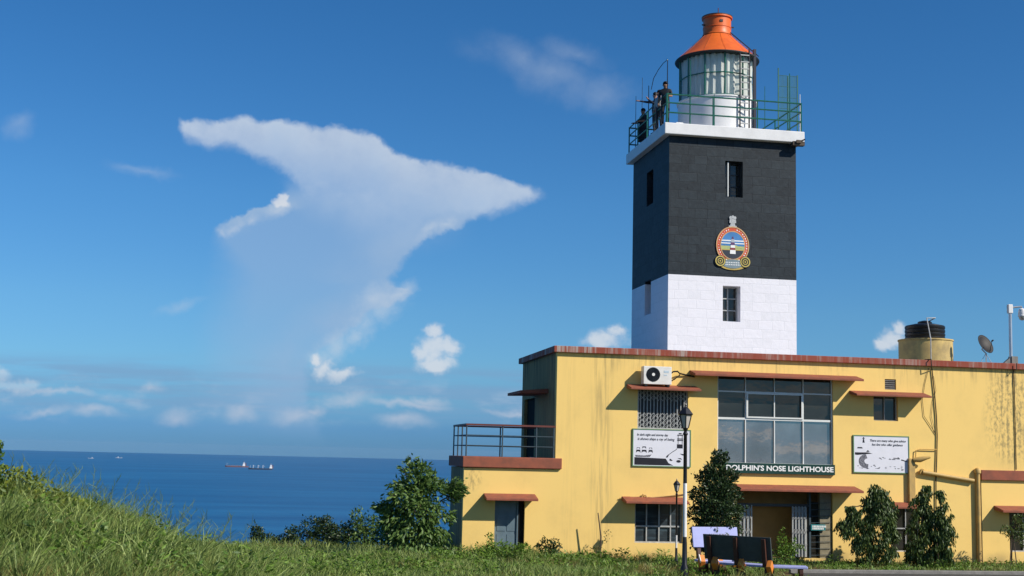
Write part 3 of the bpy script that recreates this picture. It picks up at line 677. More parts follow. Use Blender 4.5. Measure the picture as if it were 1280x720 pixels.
# ---- folding grille over the upper left opening
a, b_, c, d = op_grille
f = MB(); y = F+.07
f.box(a, a+.05, y-.03, y+.03, c, d); f.box(b_-.05, b_, y-.03, y+.03, c, d); f.box(a+.05, b_-.05, y-.03, y+.03, c, c+.06); f.box(a+.05, b_-.05, y-.03, y+.03, d-.06, d)
nb = 15
for k in range(1, nb):
    x = a+(b_-a)*k/nb; f.box(x-.014, x+.014, y-.016, y+.016, c+.06, d-.06)
gfr = f.build('folding_grille', M['grille'], bld)
f = MB()
st = .16
for band in (0, 1):
    lo, hi = (c+.06, c+.06+(d-c)*.36) if band == 0 else (d-(d-c)*.30, d-.06)
    x = a-2.0
    while x < b_:
        for sgn in (1, -1):
            # diagonal from (x,lo) rising to the right, or falling
            p, q = (x, lo if sgn > 0 else hi), (x+(hi-lo), hi if sgn > 0 else lo)
            # clip to the opening
            def clip(p, q):
                t0, t1 = 0, 1; dx = q[0]-p[0]
                for lim, s_ in ((a+.05, 1), (b_-.05, -1)):
                    va = (p[0]-lim)*s_; vb = (q[0]-lim)*s_
                    if va < 0 and vb < 0: return None
                    if va < 0: t0 = max(t0, va/(va-vb))
                    elif vb < 0: t1 = min(t1, va/(va-vb))
                return (p[0]+dx*t0, p[1]+(q[1]-p[1])*t0), (p[0]+dx*t1, p[1]+(q[1]-p[1])*t1)
            r_ = clip(p, q)
            if r_ and abs(r_[0][0]-r_[1][0]) > .02: f.tube([(r_[0][0], y-.022, r_[0][1]), (r_[1][0], y-.022, r_[1][1])], .010, 4)
        x += st
f.build('lattice', M['grille'], gfr)
f = MB(); f.box(a, b_, F+.20, F+.23, c, d); f.build('shutter', mat('dim_grey_shutter', (.07, .075, .085), .7, stretch=(6, 1, .3)), bld)
# ---- ground floor door on the left
a, b_, c, d = op_door
f = MB(); f.box(a, b_, F+.16, F+.20, c, d)
dr_ = f.build('door', M['door_blue'], bld)
f = MB(); mid = a+(b_-a)*.76
f.box(mid, mid+.04, F+.10, F+.155, c, d)
for (u0, u1) in ((.10, .38), (.44, .70)):
    for (v0, v1) in ((.08, .36), (.42, .68)):
        f.box(a+(b_-a)*u0, a+(b_-a)*u1, F+.145, F+.158, c+(d-c)*v0, c+(d-c)*v1)
f.build('panel', M['door_blue'], dr_)
f = MB(); f.box(mid+.045, b_, F+.13, F+.158, c, d); f.build('opening_shade', M['dark_int'], dr_)  # solid dark slab painted in place of the shade inside the gap
# ---- entrance recess
a, b_, c, d = op_ent
XA = W(944, 650, F+.9)[0]; XB = W(992, 650, F+.9)[0]
zl = W(965, 633, F+.9)[1]
f = MB(); f.box(a-.2, XA-.4, F+.9, F+1.0, c, d); f.box(XB+.45, b_+.3, F+.9, F+1.0, c, d); f.box(XA-.4, XB+.45, F+.9, F+1.0, zl, d)
f.box(a-.3, a-.2, F+.26, F+1.0, c, d); f.box(b_+.3, b_+.4, F+.26, F+1.0, c, d); f.box(a-.2, b_+.3, F+.26, F+.9, d-.02, d+.1)
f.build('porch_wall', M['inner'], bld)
f = MB(); f.box(XA-.4, XB+.45, F+1.15, F+1.2, c, zl); f.build('door', M['door_brown'], bld)
f = MB(); f.box(a, W(1011, 640, F+.05)[0], F+.03, F+.11, W(965, 632, F+.05)[1]-.03, W(965, 629.5, F+.05)[1]); f.build('gate_track', M['dark_metal'], bld)
def gate(px0, px1, ytop, n):
    x0 = W(px0, 660, F+.06)[0]; x1 = W(px1, 660, F+.06)[0]; zt = W((px0+px1)/2, ytop, F+.06)[1]
    f = MB()
    for k in range(n):
        x = x0+(x1-x0)*k/(n-1); yy = F+.06+(.025 if k % 2 else -.025)
        f.box(x-.022, x+.022, yy-.014, yy+.014, .14, zt)
    g_ = f.build('collapsible_gate', M['grille'], bld)
    f = MB()
    for zz in (.5, 1.0, 1.5, zt-.12):
        for k in range(n-1):
            xa_ = x0+(x1-x0)*k/(n-1); xb_ = x0+(x1-x0)*(k+1)/(n-1)
            f.tube([(xa_, F+.012, zz-.08), (xb_, F+.012, zz+.08)], .010, 4); f.tube([(xa_, F+.105, zz+.08), (xb_, F+.105, zz-.08)], .010, 4)
    f.build('lattice', M['grille'], g_)
gate(925, 939, 631, 7); gate(990.5, 1008, 633, 10)
# screened side panel at the right of the entrance
xs0 = W(1011, 650, F+.12)[0]; xs1 = W(1024, 650, F+.12)[0]; xs2 = op_ent[1]
f = MB(); f.box(xs1, xs2-.03, F+.06, F+.22, c, d); f.build('mesh_pillar', M['mesh_beige'], bld)
f = MB(); f.box(xs0+.04, xs1-.02, F+.16, F+.2, c, d-.35); sp_ = f.build('side_light', M['pane_dark'], bld)
f = MB()
for k in range(9): 
    z = c+.1+(d-c-.5)*k/8; f.tube([(xs0+.04, F+.02, z), (xs2-.05, F+.02, z+.03)], .010, 4)
f.box(xs0-.03, xs0+.035, F+.02, F+.2, c, d)
f.build('screen_wire', M['rail_metal'], sp_)
x0, x1, z0, z1 = R_(1013.5, 655.5, 1031.5, 663, F-.01)
sg = thing('direction_board', 'small teal board with two white lines beside the entrance gate', 'sign', ((x0+x1)/2, F-.02, z0))
f = MB(); f.box(x0, x1, F-.03, F+.008, z0, z1); f.build('board', mat('teal_board', (.03, .22, .24), .5, var=.1), sg)
f = MB()
rr = random.Random(3)
for rz_, n_l in ((.30, 9), (.66, 10)):
    x = x0+.05
    for k in range(n_l):
        wd = rr.uniform(.022, .045); f.box(x, x+wd, F-.036, F-.03, z0+(z1-z0)*rz_-.032, z0+(z1-z0)*rz_+.032); x += wd+.016
f.build('lettering', M['letter'], sg)

# ---- balcony railing of the wing
ZT = ZS1+1.02
rail = MB(); post = MB()
XL, XE, YF, YB = XWG+.05, XM-.08, F-.03, F+WD-.1
rail.box(XL-.03, XE+.06, YF-.035, YF+.035, ZT, ZT+.06); rail.box(XL-.035, XL+.035, YF+.036, YB, ZT, ZT+.06); rail.box(XL+.036, XM-.02, YB-.035, YB+.035, ZT, ZT+.055)
br_ = thing('balcony_railing', 'dark steel railing with red handrail round the balcony of the low wing', 'railing', (XL, YF, ZS1))
rail.build('handrail', M['red_rail'], br_)
for z in (ZS1+.36, ZS1+.70):
    post.tube([(XL, YF, z), (XE, YF, z)], .018, 6); post.tube([(XL, YF, z), (XL, YB, z)], .018, 6); post.tube([(XL, YB, z), (XM-.02, YB, z)], .018, 6)
post.build('crossbar', M['rail_metal'], br_)
pp = [(XL+(XE-XL)*t, YF) for t in (0, .41, .8, 1)]+[(XL, YF+(YB-YF)*t) for t in (.33, .66, 1)]+[(XL+(XM-XL)*.55, YB)]
for (x, y) in pp:
    f = MB(); f.tube([(x, y, ZS1-.005), (x, y, ZT)], .024, 8); f.build('post', M['rail_metal'], br_)

# ================================================================== the tower
T0 = 47.0; TW = 5.139; TX = 14.327; ZC0, ZC1 = 15.72, 16.16
tow = thing('lighthouse_tower', 'square black and white lighthouse tower with orange lantern roof', 'lighthouse', (TX+TW/2, T0+TW/2, 6.8))
o1 = R_(906.5, 201.5, 928.5, 246.5, T0); o2 = R_(903.5, 357.5, 925.5, 402, T0)
s1a = WX(816, 214, TX); s1b = WX(808, 256, TX); s2a = WX(813.5, 351, TX); s2b = WX(806, 393, TX)
def yzr(px0, px1, py0, py1):
    ya = WX(px1, (py0+py1)/2, TX)[0]; yb = WX(px0, (py0+py1)/2, TX)[0]; pm = (px0+px1)/2
    return ya, yb, WX(pm, py1, TX)[1], WX(pm, py0, TX)[1]
l1 = yzr(808.5, 816.5, 214, 256); l2 = yzr(806, 813.5, 351, 393)
mb = MB(); holes_wall(mb, TX, TX+TW, 5, ZC0, [o1, o2], T0, T0+.45)
holes_wall(mb, T0+.45, T0+TW, 5, ZC0, [l1, l2], TX, TX+.45, axis='X')
holes_wall(mb, T0+.45, T0+TW, 5, ZC0, [], TX+TW-.45, TX+TW, axis='X'); holes_wall(mb, TX+.45, TX+TW-.45, 5, ZC0, [], T0+TW-.45, T0+TW)
mb.build('tower_wall', M['tower'], tow)
for op, ax in ((o1, 'Y'), (o2, 'Y'), (l1, 'X'), (l2, 'X')):
    a, b_, c, d = op; f = MB(); base = T0 if ax == 'Y' else TX
    def bx(u0, u1, t0, t1, v0, v1, F_=f):
        if ax == 'Y': F_.box(u0, u1, base+t0, base+t1, v0, v1)
        else: F_.box(base+t0, base+t1, u0, u1, v0, v1)
    bx(a, a+.05, .34, .40, c, d); bx(b_-.05, b_, .34, .40, c, d); bx(a+.05, b_-.05, .34, .40, c, c+.05); bx(a+.05, b_-.05, .34, .40, d-.05, d)
    bx(a+(b_-a)*.42, a+(b_-a)*.42+.045, .345, .395, c+.05, d-.05)
    for k in (1, 2): bx(a+.05, b_-.05, .35, .39, c+(d-c)*k/3-.02, c+(d-c)*k/3+.02)
    fr = f.build('window', M['grille'] if ax == 'Y' and op is o2 else M['dark_metal'], tow)
    g_ = MB(); bx(a, b_, .401, .42, c, d, g_); g_.build('pane', M['pane_dark'], fr)
# light sliver: one casement of the upper window standing open
a, b_, c, d = o1; f = MB(); f.box(a+.12, a+.16, T0+.06, T0+.235, c+.03, d-.03); f.build('casement', M['white_frame'], tow)
# gallery slab
CX0, CX1, CY0, CY1 = TX-.26, TX+TW+.26, T0-.26, T0+TW+.26
mb = MB(); mb.box(CX0, CX1, CY0, CY1, ZC0, ZC1); mb.box(TX+.2, TX+.5, T0-.20, T0+.0, ZC1+.001, ZC1+.05)
mb.build('gallery_slab', M['white_plain'], tow, bevel=.03)
# weather-eaten corner with a floodlight bracket
f = MB(); f.box(CX1-.52, CX1-.04, CY0-.10, CY0+.12, ZC0-.14, ZC0+.02); f.box(CX1-.40, CX1-.2, CY0-.16, CY0-.101, ZC0-.06, ZC0+.06); f.tube([(CX1-.3, CY0-.05, ZC0-.02), (CX1-.05, CY0-.16, ZC0+.10)], .03, 6)
f.build('floodlight', mat('brown_rusty_metal', (.10, .07, .045), .7, var=.5, scale=14), tow)
# ---- lantern
LX = W(896, 110, T0+TW/2)[0]; LY = T0+TW/2; ZL = ZC1
zz = lambda py: W(896, py, LY)[1]
z_ped = zz(131); z_eave = zz(79); z_neck = zz(46); z_top = zz(22)
rpx = lambda p: p/31.6
mb = MB(); mb.lathe((LX, LY, 0), [(rpx(50), ZL-.02), (rpx(50), z_ped-.06), (rpx(51.5), z_ped-.05), (rpx(51.5), z_ped)], 48)
mb.build('lantern_pedestal', M['white_plain'], tow, smooth_=True)
NS = 12; A0 = math.radians(-90)+math.radians(-7)
rg = rpx(48.5)
mb = MB(); mb.lathe((LX, LY, 0), [(rg, z_ped), (rg, z_eave)], NS, cap=False, a0=A0)
lg = mb.build('lantern_glazing', M['lantern_glass'], tow)
mb = MB()
for k in range(NS):
    an = A0+2*math.pi*k/NS; x, y = LX+rg*math.cos(an), LY+rg*math.sin(an)
    mb.tube([(x, y, z_ped), (x, y, z_eave)], .032, 6)
zmid = zz(103)
pts = [(LX+rg*math.cos(A0+2*math.pi*k/NS), LY+rg*math.sin(A0+2*math.pi*k/NS), zmid) for k in range(NS+1)]
mb.tube(pts, .028, 6); mb.tube([(p[0], p[1], z_ped+.03) for p in pts], .035, 6)
mb.build('astragal', M['green_metal'], lg)
# pleated curtain behind the panes
vs = []; NP = 288
for j, z in enumerate((z_ped+.01, zmid-.05, zmid+.04, z_eave-.02)):
    for k in range(NP):
        an = 2*math.pi*k/NP; gat = .35 if j in (1, 2) else 1.0
        r_ = rg-.14+(.050*math.sin(an*34+.8*math.sin(an*5))+.018*math.sin(an*71+j))*gat
        vs.append((LX+r_*math.cos(an), LY+r_*math.sin(an), z))
mb = MB(); mb.add(vs, [(j*NP+k, j*NP+(k+1) % NP, (j+1)*NP+(k+1) % NP, (j+1)*NP+k) for j in range(3) for k in range(NP)])
mb.build('curtain', M['curtain'], tow, smooth_=True)
re = rpx(54.5); rn = rpx(18.5)
mb = MB(); mb.lathe((LX, LY, 0), [(rg-.25, z_eave-.02), (re-.02, z_eave-.02), (re, z_eave+.015), (re-.02, z_eave+.05), (rg-.25, z_eave+.10)], 48, cap=False)
mb.build('eave', M['dark_eave'], tow, smooth_=True)
mb = MB(); prof = [(re-.03, z_eave+.052)]
for t in np.linspace(0.05, 1, 10): prof.append((re-.03+(rn-re+.03)*t, z_eave+.05+(z_neck-z_eave-.05)*(t*.86+.14*t*t)))
mb.lathe((LX, LY, 0), prof, 48)
rf = mb.build('lantern_roof', M['orange'], tow, smooth_=True)
mb = MB()
for k in range(12):
    an = A0+2*math.pi*k/12
    mb.tube([(LX+(re-.03)*math.cos(an), LY+(re-.03)*math.sin(an), z_eave+.055), (LX+rn*math.cos(an), LY+rn*math.sin(an), z_neck+.005)], .005, 4)
mb.build('roof_seam', M['orange'], rf)
# ladder lying on the roof
a1 = math.radians(-38)
mb = MB()
for off in (-.13, .13):
    p0 = Vector((LX+(re)*math.cos(a1), LY+(re)*math.sin(a1), z_eave+.11)); p1 = Vector((LX+rn*1.05*math.cos(a1), LY+rn*1.05*math.sin(a1), z_neck+.06))
    sd = Vector((-math.sin(a1), math.cos(a1), 0))*off; mb.tube([p0+sd, p1+sd], .02, 5)
for k in range(9):
    c_ = p0.lerp(p1, k/8); sd = Vector((-math.sin(a1), math.cos(a1), 0))*.13; mb.tube([c_-sd, c_+sd], .014, 5)
mb.build('roof_ladder', M['dark_metal'], rf)
mb = MB(); rv = rpx(18)
mb.lathe((LX, LY, 0), [(rv*.98, z_neck-.02), (rv*1.08, z_neck+.0), (rv*1.0, z_neck+.10), (rv*1.0, z_neck+.30), (rv*1.03, z_neck+.31), (rv*1.03, z_neck+.34), (rv, z_neck+.35), (rv, z_top-.12), (rv*1.10, z_top-.10), (rv*1.10, z_top-.02), (rv*.9, z_top+.03), (0.02, z_top+.10)], 36)
vt = mb.build('roof_ventilator', M['orange'], tow, smooth_=True)
mb = MB(); mb.lathe((LX, LY, 0), [(rv*1.115, z_top-.035), (rv*1.115, z_top-.005)], 36); mb.lathe((LX, LY, 0), [(rv*1.05, z_neck-.03), (rv*1.085, z_neck-.012)], 36)
mb.tube([(LX-rv*1.2, LY-.1, z_neck+.42), (LX-rv*.98, LY-.1, z_neck+.42)], .03, 5); mb.tube([(LX+rv*1.2, LY-.1, z_neck+.42), (LX+rv*.98, LY-.1, z_neck+.42)], .03, 5)
mb.box(LX-.07, LX+.05, LY-rv-.02, LY-rv+.04, z_neck+.46, z_neck+.56)
mb.build('rim', M['dark_eave'], vt)
mb = MB(); mb.tube([(LX+.05, LY, z_top+.08), (LX+.05, LY, z_top+.42)], .018, 6); mb.build('finial', M['red_rail'], vt)
# ---- gallery railing (green pipes)
GX0, GX1, GY0, GY1 = CX0+.10, CX1-.10, CY0+.10, CY1-.10
corners = [(GX0, GY0), (GX1, GY0), (GX1, GY1), (GX0, GY1), (GX0, GY0)]
HR = 1.14
mb = MB()
for h in (.42, .80, HR):
    for (p, q) in zip(corners, corners[1:]): mb.tube([(p[0], p[1], ZL+h), (q[0], q[1], ZL+h)], .030, 6)
gr = mb.build('gallery_railing', M['green_metal'], tow)
for i, (p, q) in enumerate(zip(corners, corners[1:])):
    for t in ((0, .34, .67) if i % 2 == 0 else (0, .25, .5, .75)):
        f = MB(); x, y = p[0]+(q[0]-p[0])*t, p[1]+(q[1]-p[1])*t
        f.tube([(x, y, ZL-.01), (x, y, ZL+HR+(.03))], .045 if t == 0 and i == 0 else .028, 6); f.build('post', M['green_metal'], gr)
# green mesh screen + antenna poles along the right side
f = MB(); yq = GY0+1.9
xa_, zb_ = W(973.5, 94, yq); xb_, _ = W(996, 94, yq); za_ = ZL+1.0
for k in range(16): f.box(xa_+(xb_-xa_)*k/15-.009, xa_+(xb_-xa_)*k/15+.009, yq-.004, yq+.004, za_, zb_)
for k in range(5): f.tube([(xa_, yq-.008, za_+(zb_-za_)*k/4), (xb_, yq-.008, za_+(zb_-za_)*k/4)], .010, 4)
f.box(xa_-.04, xa_+.0, yq-.02, yq+.02, ZL, zb_+.30); f.box(xb_, xb_+.04, yq-.02, yq+.02, ZL, zb_+.05); f.box((xa_+xb_)/2-.02, (xa_+xb_)/2+.02, yq-.02, yq+.02, ZL, zb_)
f.build('mesh_screen', mat('green_mesh', (.03, .16, .12), .6, var=.3), tow)
def pole(px, py0, Y, r, m, zb=None, lean=0.0):
    x, zt = W(px, py0, Y); f = MB(); f.tube([(x, Y, ZL if zb is None else zb), (x+lean, Y, zt)], [r, r*.6], 6); return f.build('antenna', m, tow)
pole(956, 108, GY0+1.8, .018, M['green_metal']); pole(987, 92, GY0+1.2, .03, M['green_metal']); pole(1000, 118, GY0+.1, .02, M['white_plain'])
pole(863, 75, GY0+.02, .03, M['green_metal']); pole(834.5, 74, GY0+.25, .025, M['dark_metal']); pole(893, 118, GY0+.03, .02, M['green_metal'])
pole(803, 97, GY1-1.0, .018, M['grille']); pole(811, 107, GY1-1.9, .024, M['dark_metal']); pole(795, 120, GY1-.3, .016, M['dark_metal'])
f = MB(); x0_, z0_ = W(815, 118, GY0+1.6)
pts = []
for px, py in ((814, 112), (817, 98), (823, 87), (829, 79), (834.5, 74.5)):
    t = (px-814)/20.; Yq = GY0+1.4-1.15*t; q = W(px, py, Yq); pts.append((q[0], Yq, q[1]))
f.tube(pts, .014, 5); f.build('antenna_whip', M['dark_metal'], tow)
# tall dark mast and ladder at the right of the lantern
xm, _ = W(943, 120, LY-1.2)
zt = W(943, 62, LY-1.2)[1]
f = MB(); f.box(xm-.055, xm+.055, LY-1.26, LY-1.15, ZL, zt); f.build('mast', mat('navy_metal', (.012, .016, .035), .5), tow)
f = MB(); xa, zt = W(936.5, 60, LY-1.55); f.box(xa-.025, xa+.025, LY-1.58, LY-1.52, ZL, zt)
xb = W(925, 110, LY-1.62)[0]; f.box(xb-.02, xb+.02, LY-1.65, LY-1.59, ZL, z_eave+.05)
f.build('lantern_ladder', M['dark_metal'], tow)
f = MB(); z = ZL+.2
while z < z_eave: f.box(xb+.021, xa-.026, LY-1.625, LY-1.575, z, z+.04); z += .28
f.build('lantern_rung', M['grille'], tow)
# small vents in the pedestal
f = MB()
for an in (-108, -86, -64):
    f = MB()
    a_ = math.radians(an); x, y = LX+rpx(50.3)*math.cos(a_), LY+rpx(50.3)*math.sin(a_); f.box(x-.10, x+.10, y-.03, y+.06, ZL+.05, ZL+.20)
    f.build('pedestal_vent', M['grille'], tow)
# ---- emblem
EX, EZ = W(915.5, 307, T0); q = 1/33.0; Y0 = T0-.03
em = MB()
em.disc((EX, EZ), 22*q, 24.5*q, Y0, T0, 48)
e_o = em.build('emblem', mat('emblem_orange', (.66, .095, .03), .5, var=.15, scale=9), tow)
f = MB(); f.ringy((EX, EZ), 20.6*q, 21.9*q, Y0-.012, Y0, 48, 1.114); f.ringy((EX, EZ), 15.6*q, 16.6*q, Y0-.012, Y0, 48, 1.114); f.build('ring', mat('emblem_cream', (.68, .42, .20), .5), e_o)
f = MB(); r2 = random.Random(5)
for k in range(40):
    an = 2*math.pi*k/40
    if abs(math.sin(an)) > .97: continue
    s_ = r2.uniform(.5, 1.1); rr_ = 18.6*q
    x, z = EX+rr_*math.cos(an), EZ+rr_*1.114*math.sin(an); f.disc((x, z), s_*q*.8, s_*q*1.0, Y0-.010, Y0+.002, 6)
f.build('ring_lettering', M['letter'], e_o)
# picture: sky, cloud strips, sea, headland, banded tower
rx_, rz_ = 15.5*q, 17.3*q
def chord(zlo, zhi, n=14):
    L = []; 
    for k in range(n+1):
        z = zlo+(zhi-zlo)*k/n; h = rx_*math.sqrt(max(0, 1-(z/rz_)**2)); L.append((h, z))
    return [(EX+h, EZ+z) for h, z in L]+[(EX-h, EZ+z) for h, z in reversed(L)]
f = MB(); f.cur = 0; f.prism_y(chord(-.02, rz_*.995), Y0-.008, Y0+.01); f.cur = 1; f.prism_y(chord(-rz_*.995, -.021-.14), Y0-.008, Y0+.01)
f.cur = 2; f.prism_y(chord(.16, .205), Y0-.013, Y0); f.prism_y(chord(.06, .10), Y0-.013, Y0)
f.cur = 3; f.prism_y(chord(-.16, -.021), Y0-.008, Y0+.01); f.prism_y([(EX, EZ-.10), (EX+.10, EZ+.02), (EX+.22, EZ-.02), (EX+.36, EZ-.10)], Y0-.013, Y0)
f.cur = 4; f.prism_y(chord(-.19, -.162), Y0-.013, Y0)
f.build('picture', [mat('emblem_sky', (.06, .24, .55), .5), mat('emblem_dark_sea', (.03, .04, .06), .5), M['letter'], mat('emblem_green', (.30, .42, .22), .5, col2=(.5, .5, .16), scale=8), mat('emblem_sand', (.6, .42, .1), .5)], e_o)
f = MB()
segs = [(-.33, -.18, .115, .108, 0), (-.18, -.09, .104, .096, 1), (-.09, .01, .092, .085, 0), (.01, .12, .084, .075, 2), (.12, .24, .07, .06, 3), (.24, .34, .045, .02, 2)]
for z0, z1, h0, h1, mi in segs:
    f.cur = mi; f.prism_y([(EX-h0, EZ+z0), (EX+h0, EZ+z0), (EX+h1, EZ+z1), (EX-h1, EZ+z1)], Y0-.02, Y0)
f.build('painted_tower', [M['letter'], mat('emblem_red', (.30, .05, .06), .5), mat('emblem_purple', (.12, .05, .16), .5), mat('emblem_grey', (.45, .5, .55), .5)], e_o)
# scroll and two dials below, lion capital above
f = MB(); f.disc((EX, EZ-24*q), 18*q, 7.5*q, Y0-.004, T0-.001, 30); f.build('scroll_edge', mat('emblem_gold', (.55, .40, .10), .5), e_o)
f = MB(); f.disc((EX, EZ-23.6*q), 13.5*q, 5.8*q, Y0-.014, Y0-.003, 30); sc_ = f.build('scroll', mat('emblem_slate', (.22, .30, .34), .5), e_o)
f = MB()
for row in (0, 1):
    for k in range(9):
        x = EX+(-9.5+2.3*k)*q; z = EZ-(22.0+2.8*row)*q; f.box(x, x+1.3*q, Y0-.018, Y0-.014, z-.7*q, z+.7*q)
f.build('scroll_lettering', M['letter'], e_o)
for sx in (-1, 1):
    cxx, czz = EX+sx*16.5*q, EZ-20.5*q
    f = MB(); f.disc((cxx, czz), 7.2*q, 7.2*q, Y0-.02, T0-.002, 24); dd = f.build('dial', M['ink'], e_o)
    f = MB(); f.ringy((cxx, czz), 5.2*q, 6.6*q, Y0-.026, Y0-.02, 24); f.ringy((cxx, czz), 2.6*q, 3.6*q, Y0-.026, Y0-.02, 20); f.disc((cxx, czz), 1.1*q, 1.1*q, Y0-.026, Y0-.02, 12); f.build('dial_ring', mat('emblem_brass', (.62, .50, .12), .45), e_o)
f = MB(); bz = EZ+25*q
f.box(EX-5.2*q, EX+5.2*q, Y0-.01, T0-.003, bz-1.5*q, bz+.4*q); f.prism_y([(EX-3.4*q, bz+.4*q), (EX+3.4*q, bz+.4*q), (EX+2.6*q, bz+3.8*q), (EX-2.6*q, bz+3.8*q)], Y0-.008, T0-.003)
f.box(EX-4.4*q, EX+4.4*q, Y0-.012, T0-.003, bz+3.8*q, bz+5.4*q)
for sx in (-1, 0, 1):
    f.prism_y([(EX+(sx*2.9-1.5)*q, bz+5.4*q), (EX+(sx*2.9+1.5)*q, bz+5.4*q), (EX+(sx*2.7+1.2)*q, bz+9.6*q), (EX+(sx*2.7-1.2)*q, bz+9.6*q)], Y0-.010-.004*(sx == 0), T0-.003)
    f.disc((EX+sx*2.8*q, bz+(10.6+.9*(sx == 0))*q), 1.9*q, 2.1*q, Y0-.014-.005*(sx == 0), T0-.003, 12)
f.build('lion_capital', mat('emblem_silver', (.55, .57, .58), .5, var=.35, scale=25), e_o)

# ================================================================== things on the building
# big name board
x0, x1, z0, z1 = R_(903, 579.5, 1043, 592.5, F-.05)
nb = thing('name_board', 'long dark green board with white capitals under the big window', 'sign', ((x0+x1)/2, F-.03, z0))
f = MB(); f.box(x0, x1, F-.10, F-.002, z0, z1); f.build('board', M['board_green'], nb)
text(nb, 'lettering', "DOLPHIN'S NOSE LIGHTHOUSE", x0+.10, z0+.105, F-.102, .245, M['letter'], width=(x1-x0)-.17, bold=.006)
# picture boards
def board(name, label, r, frame=.03):
    x0, x1, z0, z1 = r
    t = thing(name, label, 'sign', ((x0+x1)/2, F-.02, z0))
    f = MB(); f.box(x0+frame, x1-frame, F-.035, F-.003, z0+frame, z1-frame); f.build('panel', M['board_white'], t)
    f = MB(); f.box(x0, x0+frame, F-.05, F-.002, z0, z1); f.box(x1-frame, x1, F-.05, F-.002, z0, z1); f.box(x0+frame, x1-frame, F-.05, F-.002, z0, z0+frame); f.box(x0+frame, x1-frame, F-.05, F-.002, z1-frame, z1)
    f.build('frame', M['green_frame'], t)
    return t
r1 = R_(790.5, 536.5, 863.5, 583.5, F-.03); b1 = board('picture_board', 'white board with black sailing ships and black sea under the folding grille', r1)
wx, hz_ = r1[1]-r1[0], r1[3]-r1[2]
u1 = lambda u, v: (r1[0]+wx*u, r1[2]+hz_*v)
yb = F-.036
f = MB(); f.prism_y([u1(.035,.04), u1(.70,.04), u1(.62,.10), u1(.57,.22), u1(.035,.24)], yb-.002, yb+.001); f.build('painted_sea', M['ink'], b1)
for (cx_, s_, up) in ((.10, 1, 0), (.20, 1.15, .03), (.31, .95, 0)):
    f = MB()
    for (v0, v1, h) in ((.36, .44, .040), (.455+up*.5, .50+up, .030)):
        f.prism_y([u1(cx_-h*s_, v0), u1(cx_-h*.4*s_, v0+.035), u1(cx_+h*.4*s_, v0+.035), u1(cx_+h*s_, v0), u1(cx_+h*.8*s_, v1), u1(cx_-h*.8*s_, v1)], yb-.002, yb+.001)
    f.build('painted_sail', M['ink'], b1)
f = MB(); f.prism_y([u1(.045,.30), u1(.06,.25), u1(.29,.25), u1(.33,.32), u1(.20,.29)], yb-.002, yb+.001); f.build('painted_hull', M['ink_grey'], b1)
f = MB(); f.box(u1(.76,0)[0], u1(.86,0)[0], yb-.002, yb+.001, u1(0,.50)[1], u1(0,.61)[1]); f.box(u1(.775,0)[0], u1(.785,0)[0], yb-.002, yb+.001, u1(0,.62)[1], u1(0,.84)[1]); f.box(u1(.845,0)[0], u1(.855,0)[0], yb-.002, yb+.001, u1(0,.62)[1], u1(0,.84)[1])
for v in (.70, .74, .84): f.box(u1(.765,0)[0], u1(.865,0)[0], yb-.003, yb-.0021, u1(0,v)[1], u1(0,v+.025)[1])
f.box(u1(.79,0)[0], u1(.84,0)[0], yb-.003, yb-.0021, u1(0,.88)[1], u1(0,.91)[1])
f.build('painted_beacon', M['ink'], b1)
f = MB()
P_ = [u1(.76,.49), u1(.735,.45), u1(.69,.41), u1(.65,.36), u1(.61,.32), u1(.58,.27)]
for p, q_ in zip(P_, P_[1:]): f.tube([(p[0], yb-.001, p[1]), (q_[0], yb-.001, q_[1])], .012, 4)
f.prism_y([u1(.57,.25), u1(.60,.25), u1(.625,.32), u1(.60,.31)], yb-.0025, yb+.001)
f.prism_y([u1(.63,.18), u1(.66,.16), u1(.69,.17), u1(.66,.21), u1(.64,.22)], yb-.0025, yb+.001)
f.disc(u1(.79,.155), .08, .045, yb-.0025, yb+.001, 12)
f.prism_y([u1(.77,.24), u1(.83,.24), u1(.85,.20), u1(.80,.22)], yb-.0025, yb+.001)
f.prism_y([u1(.81,.36), u1(.88,.35), u1(.87,.31), u1(.83,.34)], yb-.0025, yb+.001)
f.build('painted_shore', M['ink'], b1)
text(b1, 'lettering', 'In dark night and stormy day', u1(.075, 0)[0], u1(0, .815)[1], yb-.003, .115, M['ink'], width=wx*.53, shear=.2)
text(b1, 'lettering', 'it shows ships a ray of being', u1(.085, 0)[0], u1(0, .70)[1], yb-.003, .125, M['ink'], width=wx*.63, shear=.2)
r2_ = R_(1066.5, 544.5, 1136.5, 591.5, F-.03); b2 = board('picture_board', 'white board with a sketched rocky shore and two lines of script beside the ochre downpipe', r2_)
wx, hz_ = r2_[1]-r2_[0], r2_[3]-r2_[2]
u2 = lambda u, v: (r2_[0]+wx*u, r2_[2]+hz_*v)
f = MB(); f.prism_y([u2(.03,.54), u2(.03,.48), u2(.07,.47), u2(.34,.515), u2(.26,.545), u2(.14,.54)], yb-.002, yb+.001); f.prism_y([u2(.85,.35), u2(.96,.31), u2(.96,.33), u2(.86,.38)], yb-.002, yb+.001)
f.prism_y([u2(.07,.645), u2(.17,.645), u2(.155,.68), u2(.08,.68)], yb-.002, yb+.001); f.prism_y([u2(.23,.56), u2(.29,.56), u2(.26,.61)], yb-.002, yb+.001)
f.build('painted_headland', M['ink'], b2)
f = MB(); rq = random.Random(9)
outer = []; 
for k in range(13):
    t = k/12; an = math.radians(95+t*185); outer.append(u2(.235+.14*math.cos(an), .31+.19*math.sin(an)))
inner = [u2(.235+.06*math.cos(math.radians(95+k/12*185))+.02, .31+.075*math.sin(math.radians(95+k/12*185))) for k in range(12, -1, -1)]
f.prism_y(outer+inner, yb-.002, yb+.001); f.build('painted_rock', M['ink_grey'], b2)
f = MB()
